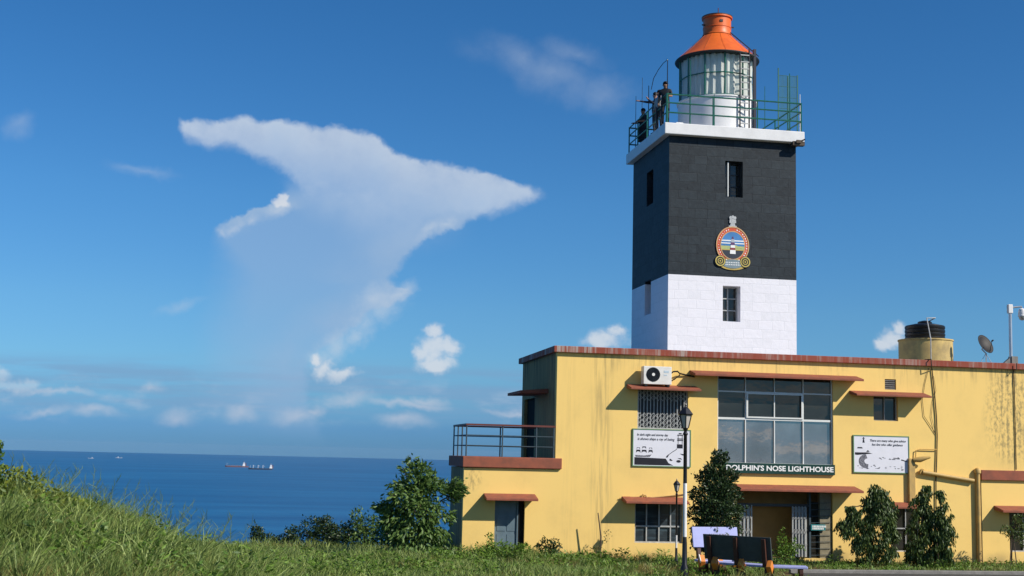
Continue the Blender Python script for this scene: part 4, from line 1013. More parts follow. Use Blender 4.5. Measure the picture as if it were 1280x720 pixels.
for k in range(46):
    u, v = rq.uniform(.08, .9), rq.choice([rq.uniform(.08, .2), rq.uniform(.36, .42)])
    if v > .3: u = rq.uniform(.45, .82)
    s_ = rq.uniform(.004, .016)*(2.0 if v > .3 else 1.2); f.box(u2(u-s_, 0)[0], u2(u+s_, 0)[0], yb-.002, yb+.001, u2(0, v)[1], u2(0, v+rq.uniform(.006, .02))[1])
f.build('painted_wave', M['ink'], b2)
f = MB(); f.prism_y([u2(.165,.80), u2(.205,.80), u2(.193,.90), u2(.177,.90)], yb-.002, yb+.001); f.prism_y([u2(.16,.905), u2(.21,.905), u2(.185,.955)], yb-.002, yb+.001); f.build('painted_beacon', M['ink'], b2)
text(b2, 'lettering', 'There are many who give advice', u2(.29, 0)[0], u2(0, .835)[1], yb-.003, .115, M['ink'], width=wx*.64, shear=.25)
text(b2, 'lettering', 'but few who offer guidance', u2(.33, 0)[0], u2(0, .73)[1], yb-.003, .115, M['ink'], width=wx*.55, shear=.25)
# air conditioner on its awning
x0, x1, z0, z1 = R_(804.5, 458, 839.5, 480.5, F-.45)
zA = z0
ac = thing('air_conditioner', 'white outdoor air conditioner unit on the awning over the folding grille', 'air conditioner', ((x0+x1)/2, F-.3, zA))
f = MB(); f.box(x0, x1, F-.46, F-.12, zA, z1); f.build('casing', M['ac'], ac, bevel=.015)
cxx, czz = x0+(x1-x0)*.34, zA+(z1-zA)*.54; rr_ = (z1-zA)*.40
f = MB(); f.disc((cxx, czz), rr_, rr_, F-.468, F-.455, 32); f.build('fan_opening', M['black_plastic'], ac)
f = MB()
for k in range(1, 7): f.ringy((cxx, czz), rr_*k/7-.004, rr_*k/7+.004, F-.485, F-.476, 32)
for k in range(8):
    an = math.pi*k/4; f.tube([(cxx, F-.48, czz), (cxx+rr_*math.cos(an), F-.48, czz+rr_*math.sin(an))], .005, 4)
f.build('fan_guard', M['dark_metal'], ac)
f = MB(); f.disc((cxx, czz), rr_*.22, rr_*.22, F-.50, F-.486, 20); f.build('badge', M['ac'], ac)
f = MB(); f.box(x0+(x1-x0)*.72, x0+(x1-x0)*.84, F-.466, F-.459, zA+(z1-zA)*.50, zA+(z1-zA)*.56); f.box(x0+(x1-x0)*.72, x0+(x1-x0)*.9, F-.466, F-.459, zA+(z1-zA)*.66, zA+(z1-zA)*.78); f.build('sticker', mat('pale_blue_sticker', (.55, .66, .74), .5), ac)
f = MB(); xr, zt = W(841, 468, F-.3)
pts = [(x1-.02, F-.3, zA+.36), (x1+.10, F-.3, zA+.46), (x1+.27, F-.25, zA+.48), (x1+.40, F-.1, zA+.42), (x1+.75, F-.03, zA+.36), (x1+.95, F-.02, zA+.33)]
f.tube(pts, .028, 6)
pts = [(x1-.02, F-.3, zA+.12), (x1+.15, F-.3, zA+.20), (x1+.33, F-.25, zA+.34), (x1+.40, F-.12, zA+.40)]; f.tube(pts, .02, 6)
f.build('refrigerant_pipe', M['black_plastic'], ac)
# supporting feet to the awning
f = MB(); f.box(x0+.06, x0+.14, F-.44, F-.14, zA-.07, zA+.001); f.box(x1-.14, x1-.06, F-.44, F-.14, zA-.07, zA+.001); f.build('foot', M['black_plastic'], ac)

# rooftop: water tank on its round base
YT = F+2.6
xa, zt = W(1126.5, 424, YT); xb, _ = W(1187, 424, YT); xc = (xa+xb)/2; rb = (xb-xa)/2
t = thing('reservoir', 'round ochre plastered water reservoir on the flat roof below the black tank', 'reservoir', (xc, YT, ZR+.1))
f = MB(); f.lathe((xc, YT, 0), [(rb, ZR+.09), (rb, zt-.06), (rb+.03, zt-.05), (rb+.03, zt)], 40); f.build('drum', M['tank_yellow'], t, smooth_=True)
t2 = thing('water_tank', 'black plastic water tank with a screw lid sitting on the ochre reservoir', 'water tank', (xc-.02, YT, zt))
rt = (W(1179, 412, YT)[0]-W(1134, 412, YT)[0])/2; zk = W(1157, 407, YT)[1]
prof = [(rt*.98, zt)]
for k in range(4):
    z0 = zt+(zk-zt)*k/4; z1 = zt+(zk-zt)*(k+1)/4; prof += [(rt, z0+.02), (rt, z1-.05), (rt*.965, z1-.03)]
prof += [(rt*.96, zk-.02), (rt*.55, zk+.05)]
f = MB(); f.lathe((xc-.02, YT, 0), prof, 36); f.build('tank_body', M['tank_black'], t2, smooth_=True)
f = MB(); f.lathe((xc-.02, YT, 0), [(rt*.35, zk+.03), (rt*.36, zk+.12), (rt*.30, zk+.15), (.05, zk+.19)], 20); f.build('lid', M['tank_black'], t2, smooth_=True)
f = MB(); xs = W(1163, 410, YT-rb-.05)[0]; f.tube([(xc+.1, YT-.1, zk+.16), (xc+.1, YT-rt*.8, zk+.24), (xs, YT-rt-.04, zk+.20), (xs, YT-rb-.06, zt-.05), (xs, YT-rb-.06, ZR+.1)], .022, 6); f.build('pipe', M['grille'], t2)
# satellite dish
YD = F+2.2
dx, dz = W(1232, 430, YD)
t = thing('satellite_dish', 'small dark satellite dish on a bent stalk on the roof', 'satellite dish', (dx, YD, ZR+.1))
axis = Vector((.30, -.75, .42)).normalized(); sx_ = axis.cross(Vector((0, 0, 1))).normalized(); sz_ = sx_.cross(axis)
vs = [tuple(Vector((dx, YD, dz))+axis*(-.10))]; fs = []; NR, NA, RD = 5, 28, .40
for j in range(1, NR+1):
    rr_ = RD*j/NR
    for k in range(NA):
        an = 2*math.pi*k/NA; vs.append(tuple(Vector((dx, YD, dz))+sx_*rr_*math.cos(an)*.92+sz_*rr_*math.sin(an)+axis*(-.10+.10*(j/NR)**2)))
for k in range(NA): fs.append((0, 1+k, 1+(k+1) % NA))
for j in range(NR-1):
    for k in range(NA): fs.append((1+j*NA+k, 1+(j+1)*NA+k, 1+(j+1)*NA+(k+1) % NA, 1+j*NA+(k+1) % NA))
f = MB(); f.add(vs, fs); o = f.build('reflector', M['dish'], t, smooth_=True); so_ = o.modifiers.new('solid', 'SOLIDIFY'); so_.thickness = .02
f = MB(); p = Vector((dx, YD, dz)); f.tube([p-axis*.09, p-axis*.2+Vector((0, 0, -.1)), (dx+.1, YD+.15, dz-.35), (dx+.1, YD+.15, ZR+.09)], .025, 6); f.tube([(dx-.45, YD-.1, ZR+.10), (dx+.08, YD+.15, dz-.36)], .012, 5); f.tube([(dx+.4, YD-.05, ZR+.10), (dx+.1, YD+.15, dz-.36)], .012, 5); f.build('stalk', M['steel'], t)
f = MB(); q0 = p-sz_*RD*.95; q1 = p+axis*.30-sz_*.05; f.tube([q0, q1], .012, 5); f.tube([q1-axis*.02, q1+axis*.07], .03, 8); f.build('feed_arm', M['dark_metal'], t)
# camera pole
YC = F+.5
cx_, zc_ = W(1262, 381, YC); zb_ = ZP-.02
t = thing('camera_pole', 'white surveillance camera hanging from a steel pole at the roof edge', 'camera', (cx_, YC, zb_))
f = MB(); f.tube([(cx_, YC, zb_-.2), (cx_+.015, YC, zc_)], .058, 10); f.build('pole', M['steel'], t, smooth_=True)
f = MB(); f.box(cx_-.09, cx_+.09, YC-.08, YC+.06, zc_-.32, zc_+.01); f.build('junction_box', M['white_plain'], t, bevel=.02)
f = MB(); f.tube([(cx_+.08, YC-.02, zc_-.10), (cx_+.28, YC-.05, zc_-.07), (cx_+.42, YC-.08, zc_-.06), (cx_+.44, YC-.08, zc_-.16)], .035, 8); f.build('arm', M['steel'], t, smooth_=True)
f = MB(); c0 = (cx_+.44, YC-.08, zc_-.50); f.lathe(c0, [(.05, .38), (.11, .34), (.135, .24), (.135, .14), (.145, .13), (.145, .08)], 20); hs_ = f.build('housing', M['white_plain'], t, smooth_=True)
f = MB(); f.lathe(c0, [(.125, .085), (.115, .02), (.08, -.04), (.02, -.07)], 20); f.build('dome', M['steel'], hs_, smooth_=True)
f = MB(); f.box(cx_-.02, cx_+.22, YC-.10, YC+.14, ZP-.35, zb_+.32); f.prism_y([(cx_-.42, zb_-.02), (cx_-.02, zb_-.02), (cx_-.02, zb_+.30)], YC-.06, YC+.06); f.build('footing', M['concrete'], t)
# downpipes and water pipes
t = thing('rainwater_pipe', 'ochre painted rainwater pipe with a slanting branch on the facade', 'pipe', (W(1222, 700, F-.09)[0], F-.09, 0.0))
pc = [W(1222, yy, F-.09) for yy in (588, 714)]
f = MB(); f.tube([(pc[0][0], F-.09, pc[0][1]), (pc[0][0], F-.09, 0)], .08, 12); f.lathe((pc[0][0], F-.09, pc[0][1]-.10), [(.115, 0), (.115, .12), (.08, .17), (.02, .2)], 12); f.build('downpipe', M['pipe'], t, smooth_=True)
f = MB(); a_ = W(1153, 590, F-.10); b_ = W(1218, 601, F-.14); f.tube([(a_[0], F-.10, a_[1]), (b_[0], F-.09, b_[1])], .07, 12); f.tube([(a_[0], F-.10, a_[1]), (a_[0]-.02, F-.05, a_[1]+.02)], .11, 12); f.build('branch', M['pipe'], t, smooth_=True)
xx = W(1226.5, 640, F-.02)[0]; f = MB(); f.tube([(xx, F-.03, 5*.0+W(1226, 600, F)[1]), (xx, F-.03, 0)], .018, 6); f.build('edge_shadow_line', M['cable'], t)  # dark tube drawn as the thin shadow line along the wall edge
t = thing('box_gutter', 'square ochre gutter drop with a small spout right of the rocky shore board', 'gutter', (W(1140, 630, F-.1)[0], F-.1, W(1140, 630, F)[1]))
f = MB(); q0 = R_(1136.5, 573, 1144, 629, F-.12); f.box(q0[0], q0[1], F-.14, F-.003, q0[2], q0[3]); f.build('drop', M['pipe'], t, bevel=.01)
f = MB(); a_ = W(1143, 575, F-.2); b_ = W(1161, 573.5, F-.2); f.tube([(a_[0], F-.12, a_[1]), (a_[0]+.2, F-.22, a_[1]+.02), (b_[0], F-.3, b_[1]+.06)], [.08, .10, .04], 10); f.build('spout', M['pipe'], t, smooth_=True)
f = MB(); pts = [W(px, py, F-.06) for px, py in ((1144.5, 572), (1145, 563), (1150, 561.5), (1171, 562))]; f.tube([(p[0], F-.06, p[1]) for p in pts], .018, 6); f.build('feed_pipe', M['pipe'], t)
t = thing('water_pipe', 'thin dark pipe hanging in a curve down the facade from the roof tank', 'pipe', (W(1171, 700, F-.04)[0], F-.04, 0))
pts = [W(px, py, F-.04) for px, py in ((1166, 446), (1165, 462), (1168, 490), (1170.5, 520), (1171.5, 545), (1171, 570), (1170, 600), (1170, 640), (1170, 690))]
f = MB(); pA = [(W(1164, 441, F-.26)[0], F-.24, ZP+.02), (W(1164.5, 447, F-.26)[0], F-.24, ZR-.02)]; f.tube([(pA[0][0], F+.2, ZP+.03)]+pA+[(p[0], F-.04, p[1]) for p in pts[1:]], .021, 6); f.build('riser', M['cable'], t)
f = MB(); pts = [W(px, py, F-.03) for px, py in ((1161, 460), (1156, 480), (1153, 500), (1155, 520), (1163, 532), (1170, 543))]; f.tube([(p[0], F-.03, p[1]) for p in pts], .009, 5)
pts = [W(px, py, F-.03) for px, py in ((1167, 470), (1170, 488), (1166, 502), (1164, 520), (1169, 540))]; f.tube([(p[0], F-.03, p[1]) for p in pts], .007, 5); f.build('loose_wire', M['cable'], t)
xx, zz0 = W(1267, 452, F-.03); zz1 = W(1267, 587, F-.03)[1]
f = MB(); f.tube([(xx, F-.03, ZR-.02), (xx, F-.03, zz1)], .016, 6); f.tube([(xx, F-.215, ZP), (xx, F-.215, ZR-.01), (xx, F-.03, ZR-.02)], .016, 6); o = f.build('roof_cable', M['cable']); setp(o, 'straight dark cable running from the camera pole down to the porch slab', 'cable')
pts = [W(px, py, F-.02) for px, py in ((774, 624), (790, 622.5), (805, 623.5), (825, 622), (840, 620.5), (858, 618))]
f = MB(); f.tube([(p[0], F-.05, p[1]+.03) for p in pts], .02, 5); f.tube([(pts[2][0]-.1, F-.06, pts[2][1]+.03), (pts[2][0]-.05, F-.06, pts[2][1]+.14), (pts[2][0]+.05, F-.06, pts[2][1]+.12), (pts[2][0]+.1, F-.06, pts[2][1]+.03)], .03, 5)
o = f.build('wall_cable', M['pipe']); setp(o, 'loose ochre cable lying along the top of the awning of the lower left window', 'cable')

# ================================================================== lamp posts
def lamp_post(name, label, px, base_y, top_y, Y, scale, white=(0, 0), bracket=True):
    x, zt = W(px, top_y, Y); z0 = float(terrain(x, Y))-.03
    t = thing(name, label, 'lamp post', (x, Y, z0), group='lamp posts in front of the facade')
    s = scale; zl = zt-.62*s
    f = MB(); f.lathe((x, Y, 0), [(.11*s, z0), (.11*s, z0+.3*s), (.07*s, z0+.38*s), (.062*s, z0+.9*s), (.050*s, white[0])], 12); f.build('pole_base', M['dark_metal'], t, smooth_=True)
    f = MB(); f.lathe((x, Y, 0), [(.052*s, white[0]), (.050*s, white[1])], 12); f.build('pole_band', M['white_plain'], t, smooth_=True)
    f = MB(); f.lathe((x, Y, 0), [(.052*s, white[1]), (.045*s, zl-.2*s), (.075*s, zl-.16*s), (.04*s, zl-.10*s), (.075*s, zl)], 12); f.build('pole_upper', M['dark_metal'], t, smooth_=True)
    f = MB(); f.lathe((x, Y, 0), [(.085*s, zl), (.165*s, zl+.33*s)], 6, a0=.3); ln = f.build('lantern', mat('frosted_lamp_glass', (.52, .48, .42), .35, var=.15), t)
    f = MB()
    for k in range(6):
        an = .3+math.pi*k/3; f.tube([(x+.087*s*math.cos(an), Y+.087*s*math.sin(an), zl), (x+.168*s*math.cos(an), Y+.168*s*math.sin(an), zl+.33*s)], .014*s, 5)
    f.build('lantern_frame', M['dark_metal'], ln)
    f = MB(); f.lathe((x, Y, 0), [(.20*s, zl+.33*s), (.215*s, zl+.36*s), (.10*s, zl+.50*s), (.04*s, zl+.54*s), (.03*s, zl+.58*s), (.035*s, zl+.60*s), (.005, zl+.66*s)], 6, a0=.3); f.build('lantern_cap', M['dark_metal'], t)
    return t, x, z0
Yl = 36.6
lamp_post('lamp_post', 'tall black lamp post with white mid section in front of the left picture board', 857, 712, 505, Yl, 1.12, (W(857, 671, Yl)[1], W(857, 604, Yl)[1]))
Yl = 41.2
lamp_post('lamp_post', 'short thin black lamp post with white foot beside the lower left window', 846, 700, 599, Yl, .62, (W(846, 700, Yl)[1], W(846, 669, Yl)[1]))

# ================================================================== benches
def bench(label, px, py, Y, rz, seat_z=.42, L=1.75, back='lavender', top=.96, bot=.55, backrest=True, nsup=3, knee=.30, depth=.46):
    """painted concrete bench in its own frame: x along the seat, -y is the side one sits facing"""
    x, z = W(px, py, Y); z0 = .028 if (Y < 38.2 and x > 15.6) else float(terrain(x, Y))
    t = thing('park_bench', label, 'bench', (x, Y, z0), rz, 'painted concrete benches by the entrance')
    f = MB(); f.box(-L/2, L/2, .20-depth, .20, seat_z-.07, seat_z); f.build('seat', M['lavender'], t, local=True, bevel=.015)
    xs = [-L/2+.20, .02, L/2-.20] if nsup == 3 else [-L/2+.18, L/2-.18]
    def prism_x(poly, xa, xb, name, m, bv=.01):
        n = len(poly); f = MB(); f.add([(xa, a, b) for a, b in poly]+[(xb, a, b) for a, b in poly], [tuple(range(n)), tuple(range(2*n-1, n-1, -1))]+[(k, k+n, (k+1) % n+n, (k+1) % n) for k in range(n)])
        return f.build(name, m, t, local=True, bevel=bv)
    lean = (top-seat_z)*.20
    for xx in xs:
        prism_x([(.24-depth, -.05), (.20, -.05), (.24, .20), (.23, seat_z-.071), (.22-depth, seat_z-.071), (.20-depth, .22)], xx-.055, xx+.055, 'leg', M['bench_brown'])
        if backrest:
            prism_x([(.21, seat_z-.05), (.36, seat_z-.05), (.34+lean, top-.05), (.27+lean, top-.05)], xx-.06, xx+.06, 'back_support', M['bench_brown'])
            c = (knee, seat_z-.03)
            prism_x([(c[0]-.13, c[1]), (c[0], c[1]-.20), (c[0]+.13, c[1]), (c[0], c[1]+.19)], xx-.22, xx-.062, 'frame_block', M['bench_orange'], .018)
            if back == 'lavender':
                prism_x([(c[0]-.135, c[1]+.02), (c[0]-.10, c[1]-.035), (c[0]+.03, c[1]+.155), (c[0]-.005, c[1]+.20)], xx-.235, xx-.215, 'block_stripe', M['letter'], 0)
    if backrest:
        yb = .20+(bot-seat_z)*.20; yt = .20+lean
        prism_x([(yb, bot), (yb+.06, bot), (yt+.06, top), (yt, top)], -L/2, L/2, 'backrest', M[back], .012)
        if back == 'lavender':
            f = MB(); r3 = random.Random(4); xx = -.20
            while xx < .42:
                wd = r3.uniform(.03, .07); zc = (top+bot)/2+.06; y = .20+(zc-seat_z)*.20-.004
                f.add([(xx, y-.008, zc-.04), (xx+wd, y-.008, zc-.04), (xx+wd, y+.008, zc+.04), (xx, y+.008, zc+.04)], [(0, 1, 2, 3)]); xx += wd+.03
            f.build('lettering', M['ink_grey'], t, local=True)
    return t
bench('pale lavender bench with maroon frame facing the viewer, before the dark conical tree', 900, 690, 38.1, math.radians(6), L=1.50, top=1.36, bot=.76, knee=-.20)
bench('bench seen from behind, back darkened for shade, with orange blocks on its frame', 927, 700, 36.9, math.radians(137), back='bench_shade', L=2.1, top=1.22, bot=.50)
bench('low backless bench with a lavender top beside the dark backed bench', 981, 706, 36.2, math.radians(-16), seat_z=.42, L=1.25, backrest=False, nsup=2)

# ================================================================== people on the gallery
def person(label, px, Y, height, facing, pose, cols, hair_c=(.012, .010, .009), group='visitors on the tower gallery', robe=False):
    x, _ = W(px, 150, Y); z0 = ZL+.002; s = height/1.70
    t = thing('person', label, 'person', (x, Y, z0), facing, group)
    J = {'pel': (0, 0, .95, .13), 'sp': (0, .0, 1.12, .125), 'ch': (0, .0, 1.30, .145), 'nk': (0, 0, 1.45, .055), 'hd0': (0, -.01, 1.53, .075), 'hd1': (0, -.015, 1.63, .088),
         'hip_l': (.09, 0, .90, .09), 'kn_l': (.10, -.02, .50, .06), 'an_l': (.10, .02, .09, .042), 'to_l': (.11, -.15, .035, .035),
         'hip_r': (-.09, 0, .90, .09), 'kn_r': (-.10, -.02, .50, .06), 'an_r': (-.10, .02, .09, .042), 'to_r': (-.11, -.15, .035, .035)}
    J['sh_l'] = (.19, 0, 1.37, .06); J['sh_r'] = (-.19, 0, 1.37, .06)
    arms = {'down': lambda s_: [(.25*s_, .02, 1.12, .042), (.25*s_, -.06, .88, .032), (.25*s_, -.09, .82, .03)],
            'rail': lambda s_: [(.26*s_, -.08, 1.13, .042), (.20*s_, -.32, 1.08, .032), (.19*s_, -.40, 1.07, .03)],
            'point': lambda s_: [(.30*s_, -.26, 1.38, .042), (.38*s_, -.52, 1.42, .032), (.41*s_, -.60, 1.43, .03)],
            'phone': lambda s_: [(.27*s_, -.16, 1.17, .042), (.10*s_, -.34, 1.38, .032), (.08*s_, -.38, 1.45, .03)]}
    for sd, sg_ in (('l', 1), ('r', -1)):
        a = arms[pose[0 if sd == 'l' else 1]](sg_); J['el_'+sd], J['wr_'+sd], J['pa_'+sd] = a
        w_, p_ = Vector(a[1][:3]), Vector(a[2][:3]); d = (p_-w_).normalized(); side = d.cross(Vector((0, 0, 1)));
        side = side.normalized() if side.length > .2 else Vector((0, 1, 0))
        for k in range(4):
            q_ = p_+d*(.085-.012*abs(k-1.4))+side*(k-1.5)*.02+Vector((0, 0, -.012)); J['f%d_%s' % (k, sd)] = (*q_, .0095)
        q_ = p_+d*.03+side*-.05; J['f4_'+sd] = (*q_, .011)
    E_ = [('pel','sp'),('sp','ch'),('ch','nk'),('nk','hd0'),('hd0','hd1')]
    for sd in 'lr': E_ += [('pel','hip_'+sd),('hip_'+sd,'kn_'+sd),('kn_'+sd,'an_'+sd),('an_'+sd,'to_'+sd),('ch','sh_'+sd),('sh_'+sd,'el_'+sd),('el_'+sd,'wr_'+sd),('wr_'+sd,'pa_'+sd)]+[('pa_'+sd,'f%d_%s' % (k, sd)) for k in range(5)]
    names = list(J); me = bpy.data.meshes.new('body')
    me.from_pydata([tuple(c*s for c in J[k][:3]) for k in names], [(names.index(a), names.index(b)) for a, b in E_], [])
    tmp = bpy.data.objects.new('body', me); C.objects.link(tmp)
    sk = tmp.modifiers.new('skin', 'SKIN'); sk.use_smooth_shade = True
    for i, k in enumerate(names): me.skin_vertices[0].data[i].radius = (J[k][3]*s*(1.12 if J[k][3] > .035 else 1),)*2
    me.skin_vertices[0].data[names.index('pel')].use_root = True
    su = tmp.modifiers.new('sub', 'SUBSURF'); su.levels = 2; su.render_levels = 2
    dg = bpy.context.evaluated_depsgraph_get(); em_ = bpy.data.meshes.new_from_object(tmp.evaluated_get(dg))
    bpy.data.objects.remove(tmp); em_.name = 'body'
    skin, shirt, pants, shoe = [mat('cloth_or_skin', c, .7, var=.2, scale=8) for c in cols]
    em_.materials.clear()
    for q_ in (skin, shirt, pants, shoe): em_.materials.append(q_)
    P3 = {k: Vector(J[k][:3])*s for k in names}
    seg_m = []
    for a, b in E_:
        if 'hd' in a or 'hd' in b or a.startswith(('wr', 'pa')): mi = 0
        elif a.startswith('el'): mi = cols_sleeve[0]
        elif a.startswith('an'): mi = 3
        elif a.startswith(('hip', 'kn')) or b.startswith('hip'): mi = 2
        else: mi = 1
        seg_m.append((P3[a], P3[b], mi))
    for p in em_.polygons:
        c = p.center; best = (9, 0)
        for a, b, mi in seg_m:
            ab = b-a; tt = max(0, min(1, (c-a).dot(ab)/max(ab.length_squared, 1e-9))); d = (c-(a+ab*tt)).length
            if d < best[0]: best = (d, mi)
        p.material_index = best[1]; p.use_smooth = True
    o = bpy.data.objects.new('body', em_); C.objects.link(o); o.parent = t; ORG[o.name] = ORG[t.name]
    # hair cap, eyes and nose
    hd = P3['hd1']; f = MB(); vs = []; fs = []; NA, NR = 18, 9
    for j in range(NR+1):
        th = math.radians(8+ j*13)
        for k in range(NA):
            an = 2*math.pi*k/NA; front_ = max(0, -math.sin(an)); th2 = min(th, math.radians(62+48*(1-front_)))
            vs.append((hd.x+.102*s*math.sin(th2)*math.cos(an), hd.y+.012*s+.108*s*math.sin(th2)*math.sin(an), hd.z+.005*s+.108*s*math.cos(th2)))
    for j in range(NR):
        for k in range(NA): fs.append((j*NA+k, (j+1)*NA+k, (j+1)*NA+(k+1) % NA, j*NA+(k+1) % NA))
    fs.append(tuple(range(NA))); f.add(vs, fs); f.build('hair', mat('dark_hair', hair_c, .6), t, local=True, smooth_=True)
    hz2 = P3['hd0'].lerp(hd, .55)
    for sx in (-1, 1):
        f = MB(); f.disc((sx*.032*s, hz2.z+.02*s), .013*s, .009*s, hd.y-.092*s, hd.y-.070*s, 10); f.build('eye', M['ink'], t, local=True)
    f = MB(); f.add([(0, hd.y-.112*s, hz2.z-.022*s), (-.014*s, hd.y-.075*s, hz2.z-.026*s), (.014*s, hd.y-.075*s, hz2.z-.026*s), (0, hd.y-.08*s, hz2.z+.02*s)], [(0,1,3), (0,3,2), (0,2,1), (1,2,3)]); f.build('nose', skin, t, local=True)
    f = MB(); f.box(-.022*s, .022*s, hd.y-.086*s, hd.y-.06*s, hz2.z-.056*s, hz2.z-.048*s); f.build('mouth', mat('lip', (.25, .09, .07), .6), t, local=True)
    for sx in (-1, 1):
        f = MB(); f.lathe((sx*.092*s, hd.y, hz2.z-.03*s), [(.004, 0), (.016*s, .012*s), (.018*s, .04*s), (.004, .055*s)], 8); f.build('ear', skin, t, local=True, smooth_=True)
    if robe:
        f = MB(); f.lathe((0, 0, 0), [(.30*s, .30*s), (.27*s, .6*s), (.22*s, .95*s), (.20*s, 1.15*s), (.21*s, 1.32*s), (.12*s, 1.42*s)], 20); f.v = [(a, b*.72+.0, c) for a, b, c in f.v]
        f.build('robe', mat('black_cloth', (.012, .012, .016), .8), t, local=True, smooth_=True)
    return t
SK = (.26, .13, .08)
cols_sleeve = [0]
person('person in a loose black robe leaning on the far end of the gallery rail', 804, GY1-1.25, 1.66, math.radians(-75), ('rail', 'rail'), (SK, (.012, .013, .02), (.014, .014, .018), (.02, .015, .012)), robe=True)
cols_sleeve = [1]
person('person in a dark vest pointing out over the rail with one arm', 819, GY0+1.9, 1.70, math.radians(-85), ('phone', 'point'), ((.38, .20, .14), (.03, .035, .05), (.05, .055, .065), (.02, .015, .012)))
cols_sleeve = [0]
person('tall person in black standing by the corner post of the gallery', 831.5, GY0+.55, 1.76, math.radians(-30), ('rail', 'down'), ((.30, .16, .10), (.014, .016, .02), (.02, .02, .026), (.02, .015, .012)))
cols_sleeve = [1]
person('person in a pale grey shirt standing between the pointing visitor and the corner post', 824, GY0+1.2, 1.60, math.radians(-60), ('down', 'down'), ((.36, .19, .13), (.42, .42, .42), (.03, .035, .05), (.02, .015, .012)))

# ================================================================== ships
def ship(label, px, py, Lpx, hull, bow=-1, superpos=.8, hold=False, tall=False):
    x, y = WZ(px, py, SEA_Z); d = math.hypot(x, y); L = Lpx*(d/FPX)*1.0; H = L*.055; Bm = L*.14
    an = math.atan2(x, y)
    t = thing('cargo_ship', label, 'ship', (x, y, SEA_Z), -an)
    f = MB(); secs = []
    for u, hw, sheer in ((-.5, .02, 1.35), (-.47, .25, 1.28), (-.40, .42, 1.12), (-.25, .5, 1.0), (.25, .5, 1.0), (.42, .46, 1.05), (.49, .34, 1.12), (.5, .3, 1.12)):
        xx = u*L*(-bow); secs.append([(xx*(1.0), -hw*Bm, H*sheer), (xx*.985, -hw*Bm*.8, -H*.3), (xx*.985, hw*Bm*.8, -H*.3), (xx, hw*Bm, H*sheer)])
    vs = [p for s_ in secs for p in s_]; fs = []
    for i in range(len(secs)-1):
        for k in range(4): fs.append((i*4+k, i*4+(k+1) % 4, (i+1)*4+(k+1) % 4, (i+1)*4+k))
    fs += [(0,1,2,3), tuple(len(vs)-4+k for k in range(4))]
    f.add(vs, fs); f.build('hull', hull, t, local=True)
    sx = (superpos-.5)*L*(-bow)
    f = MB(); f.box(sx-L*.055, sx+L*.055, -Bm*.42, Bm*.42, H*1.0, H*2.0); f.box(sx-L*.045, sx+L*.045, -Bm*.36, Bm*.36, H*2.0, H*3.0); f.box(sx-L*.038, sx+L*.038, -Bm*.46, Bm*.46, H*3.0, H*3.6); f.build('superstructure', M['white_plain'], t, local=True)
    f = MB(); s2 = sx+(.075*L)*(-bow); f.lathe((s2, 0, H), [(L*.018, 0), (L*.016, H*2.6)], 12); f.build('funnel', M['red_rail'], t, local=True)
    f = MB(); f.tube([(sx, 0, H*3.6), (sx, 0, H*5.0)], L*.004, 5); f.tube([(-.42*L*(-bow), 0, H), (-.42*L*(-bow), 0, H*3.2)], L*.005, 5); f.build('mast', M['white_plain'], t, local=True)
    if hold:
        f = MB()
        for k in range(5): xx = (-.32+.11*k)*L*(-bow); f.box(xx-L*.035, xx+L*.035, -Bm*.3, Bm*.3, H*.98, H*1.35)
        f.build('hatch', mat('hatch_paint', (.30, .22, .2), .6), t, local=True)
    if tall:
        f = MB()
        for k in range(3): xx = (-.3+.2*k)*L*(-bow); f.box(xx-L*.008, xx+L*.008, -L*.008, L*.008, H, H*3.4); f.tube([(xx, 0, H*3.2), (xx+L*.09, 0, H*2.4)], L*.004, 4)
        f.build('deck_crane', M['white_plain'], t, local=True)
    return t
red_h = mat('red_ship_hull', (.21, .10, .11), .6); blue_h = mat('dark_blue_ship_hull', (.035, .05, .09), .6); pale_h = mat('pale_ship_hull', (.55, .56, .58), .6)
ship('red hulled cargo ship with white bridge, left of a second ship', 296, 584, 28, red_h, bow=-1, superpos=.80, hold=True)
ship('low dark blue cargo ship with white bridge at its right end', 325.5, 587, 29, blue_h, bow=-1, superpos=.93, tall=True)
ship('small white vessel far out, leftmost of all the ships', 113.5, 573, 7, pale_h, bow=-1, superpos=.7)
ship('small white vessel far out, between the leftmost ship and the red hulled ship', 148.5, 572.5, 8, pale_h, bow=1, superpos=.6)

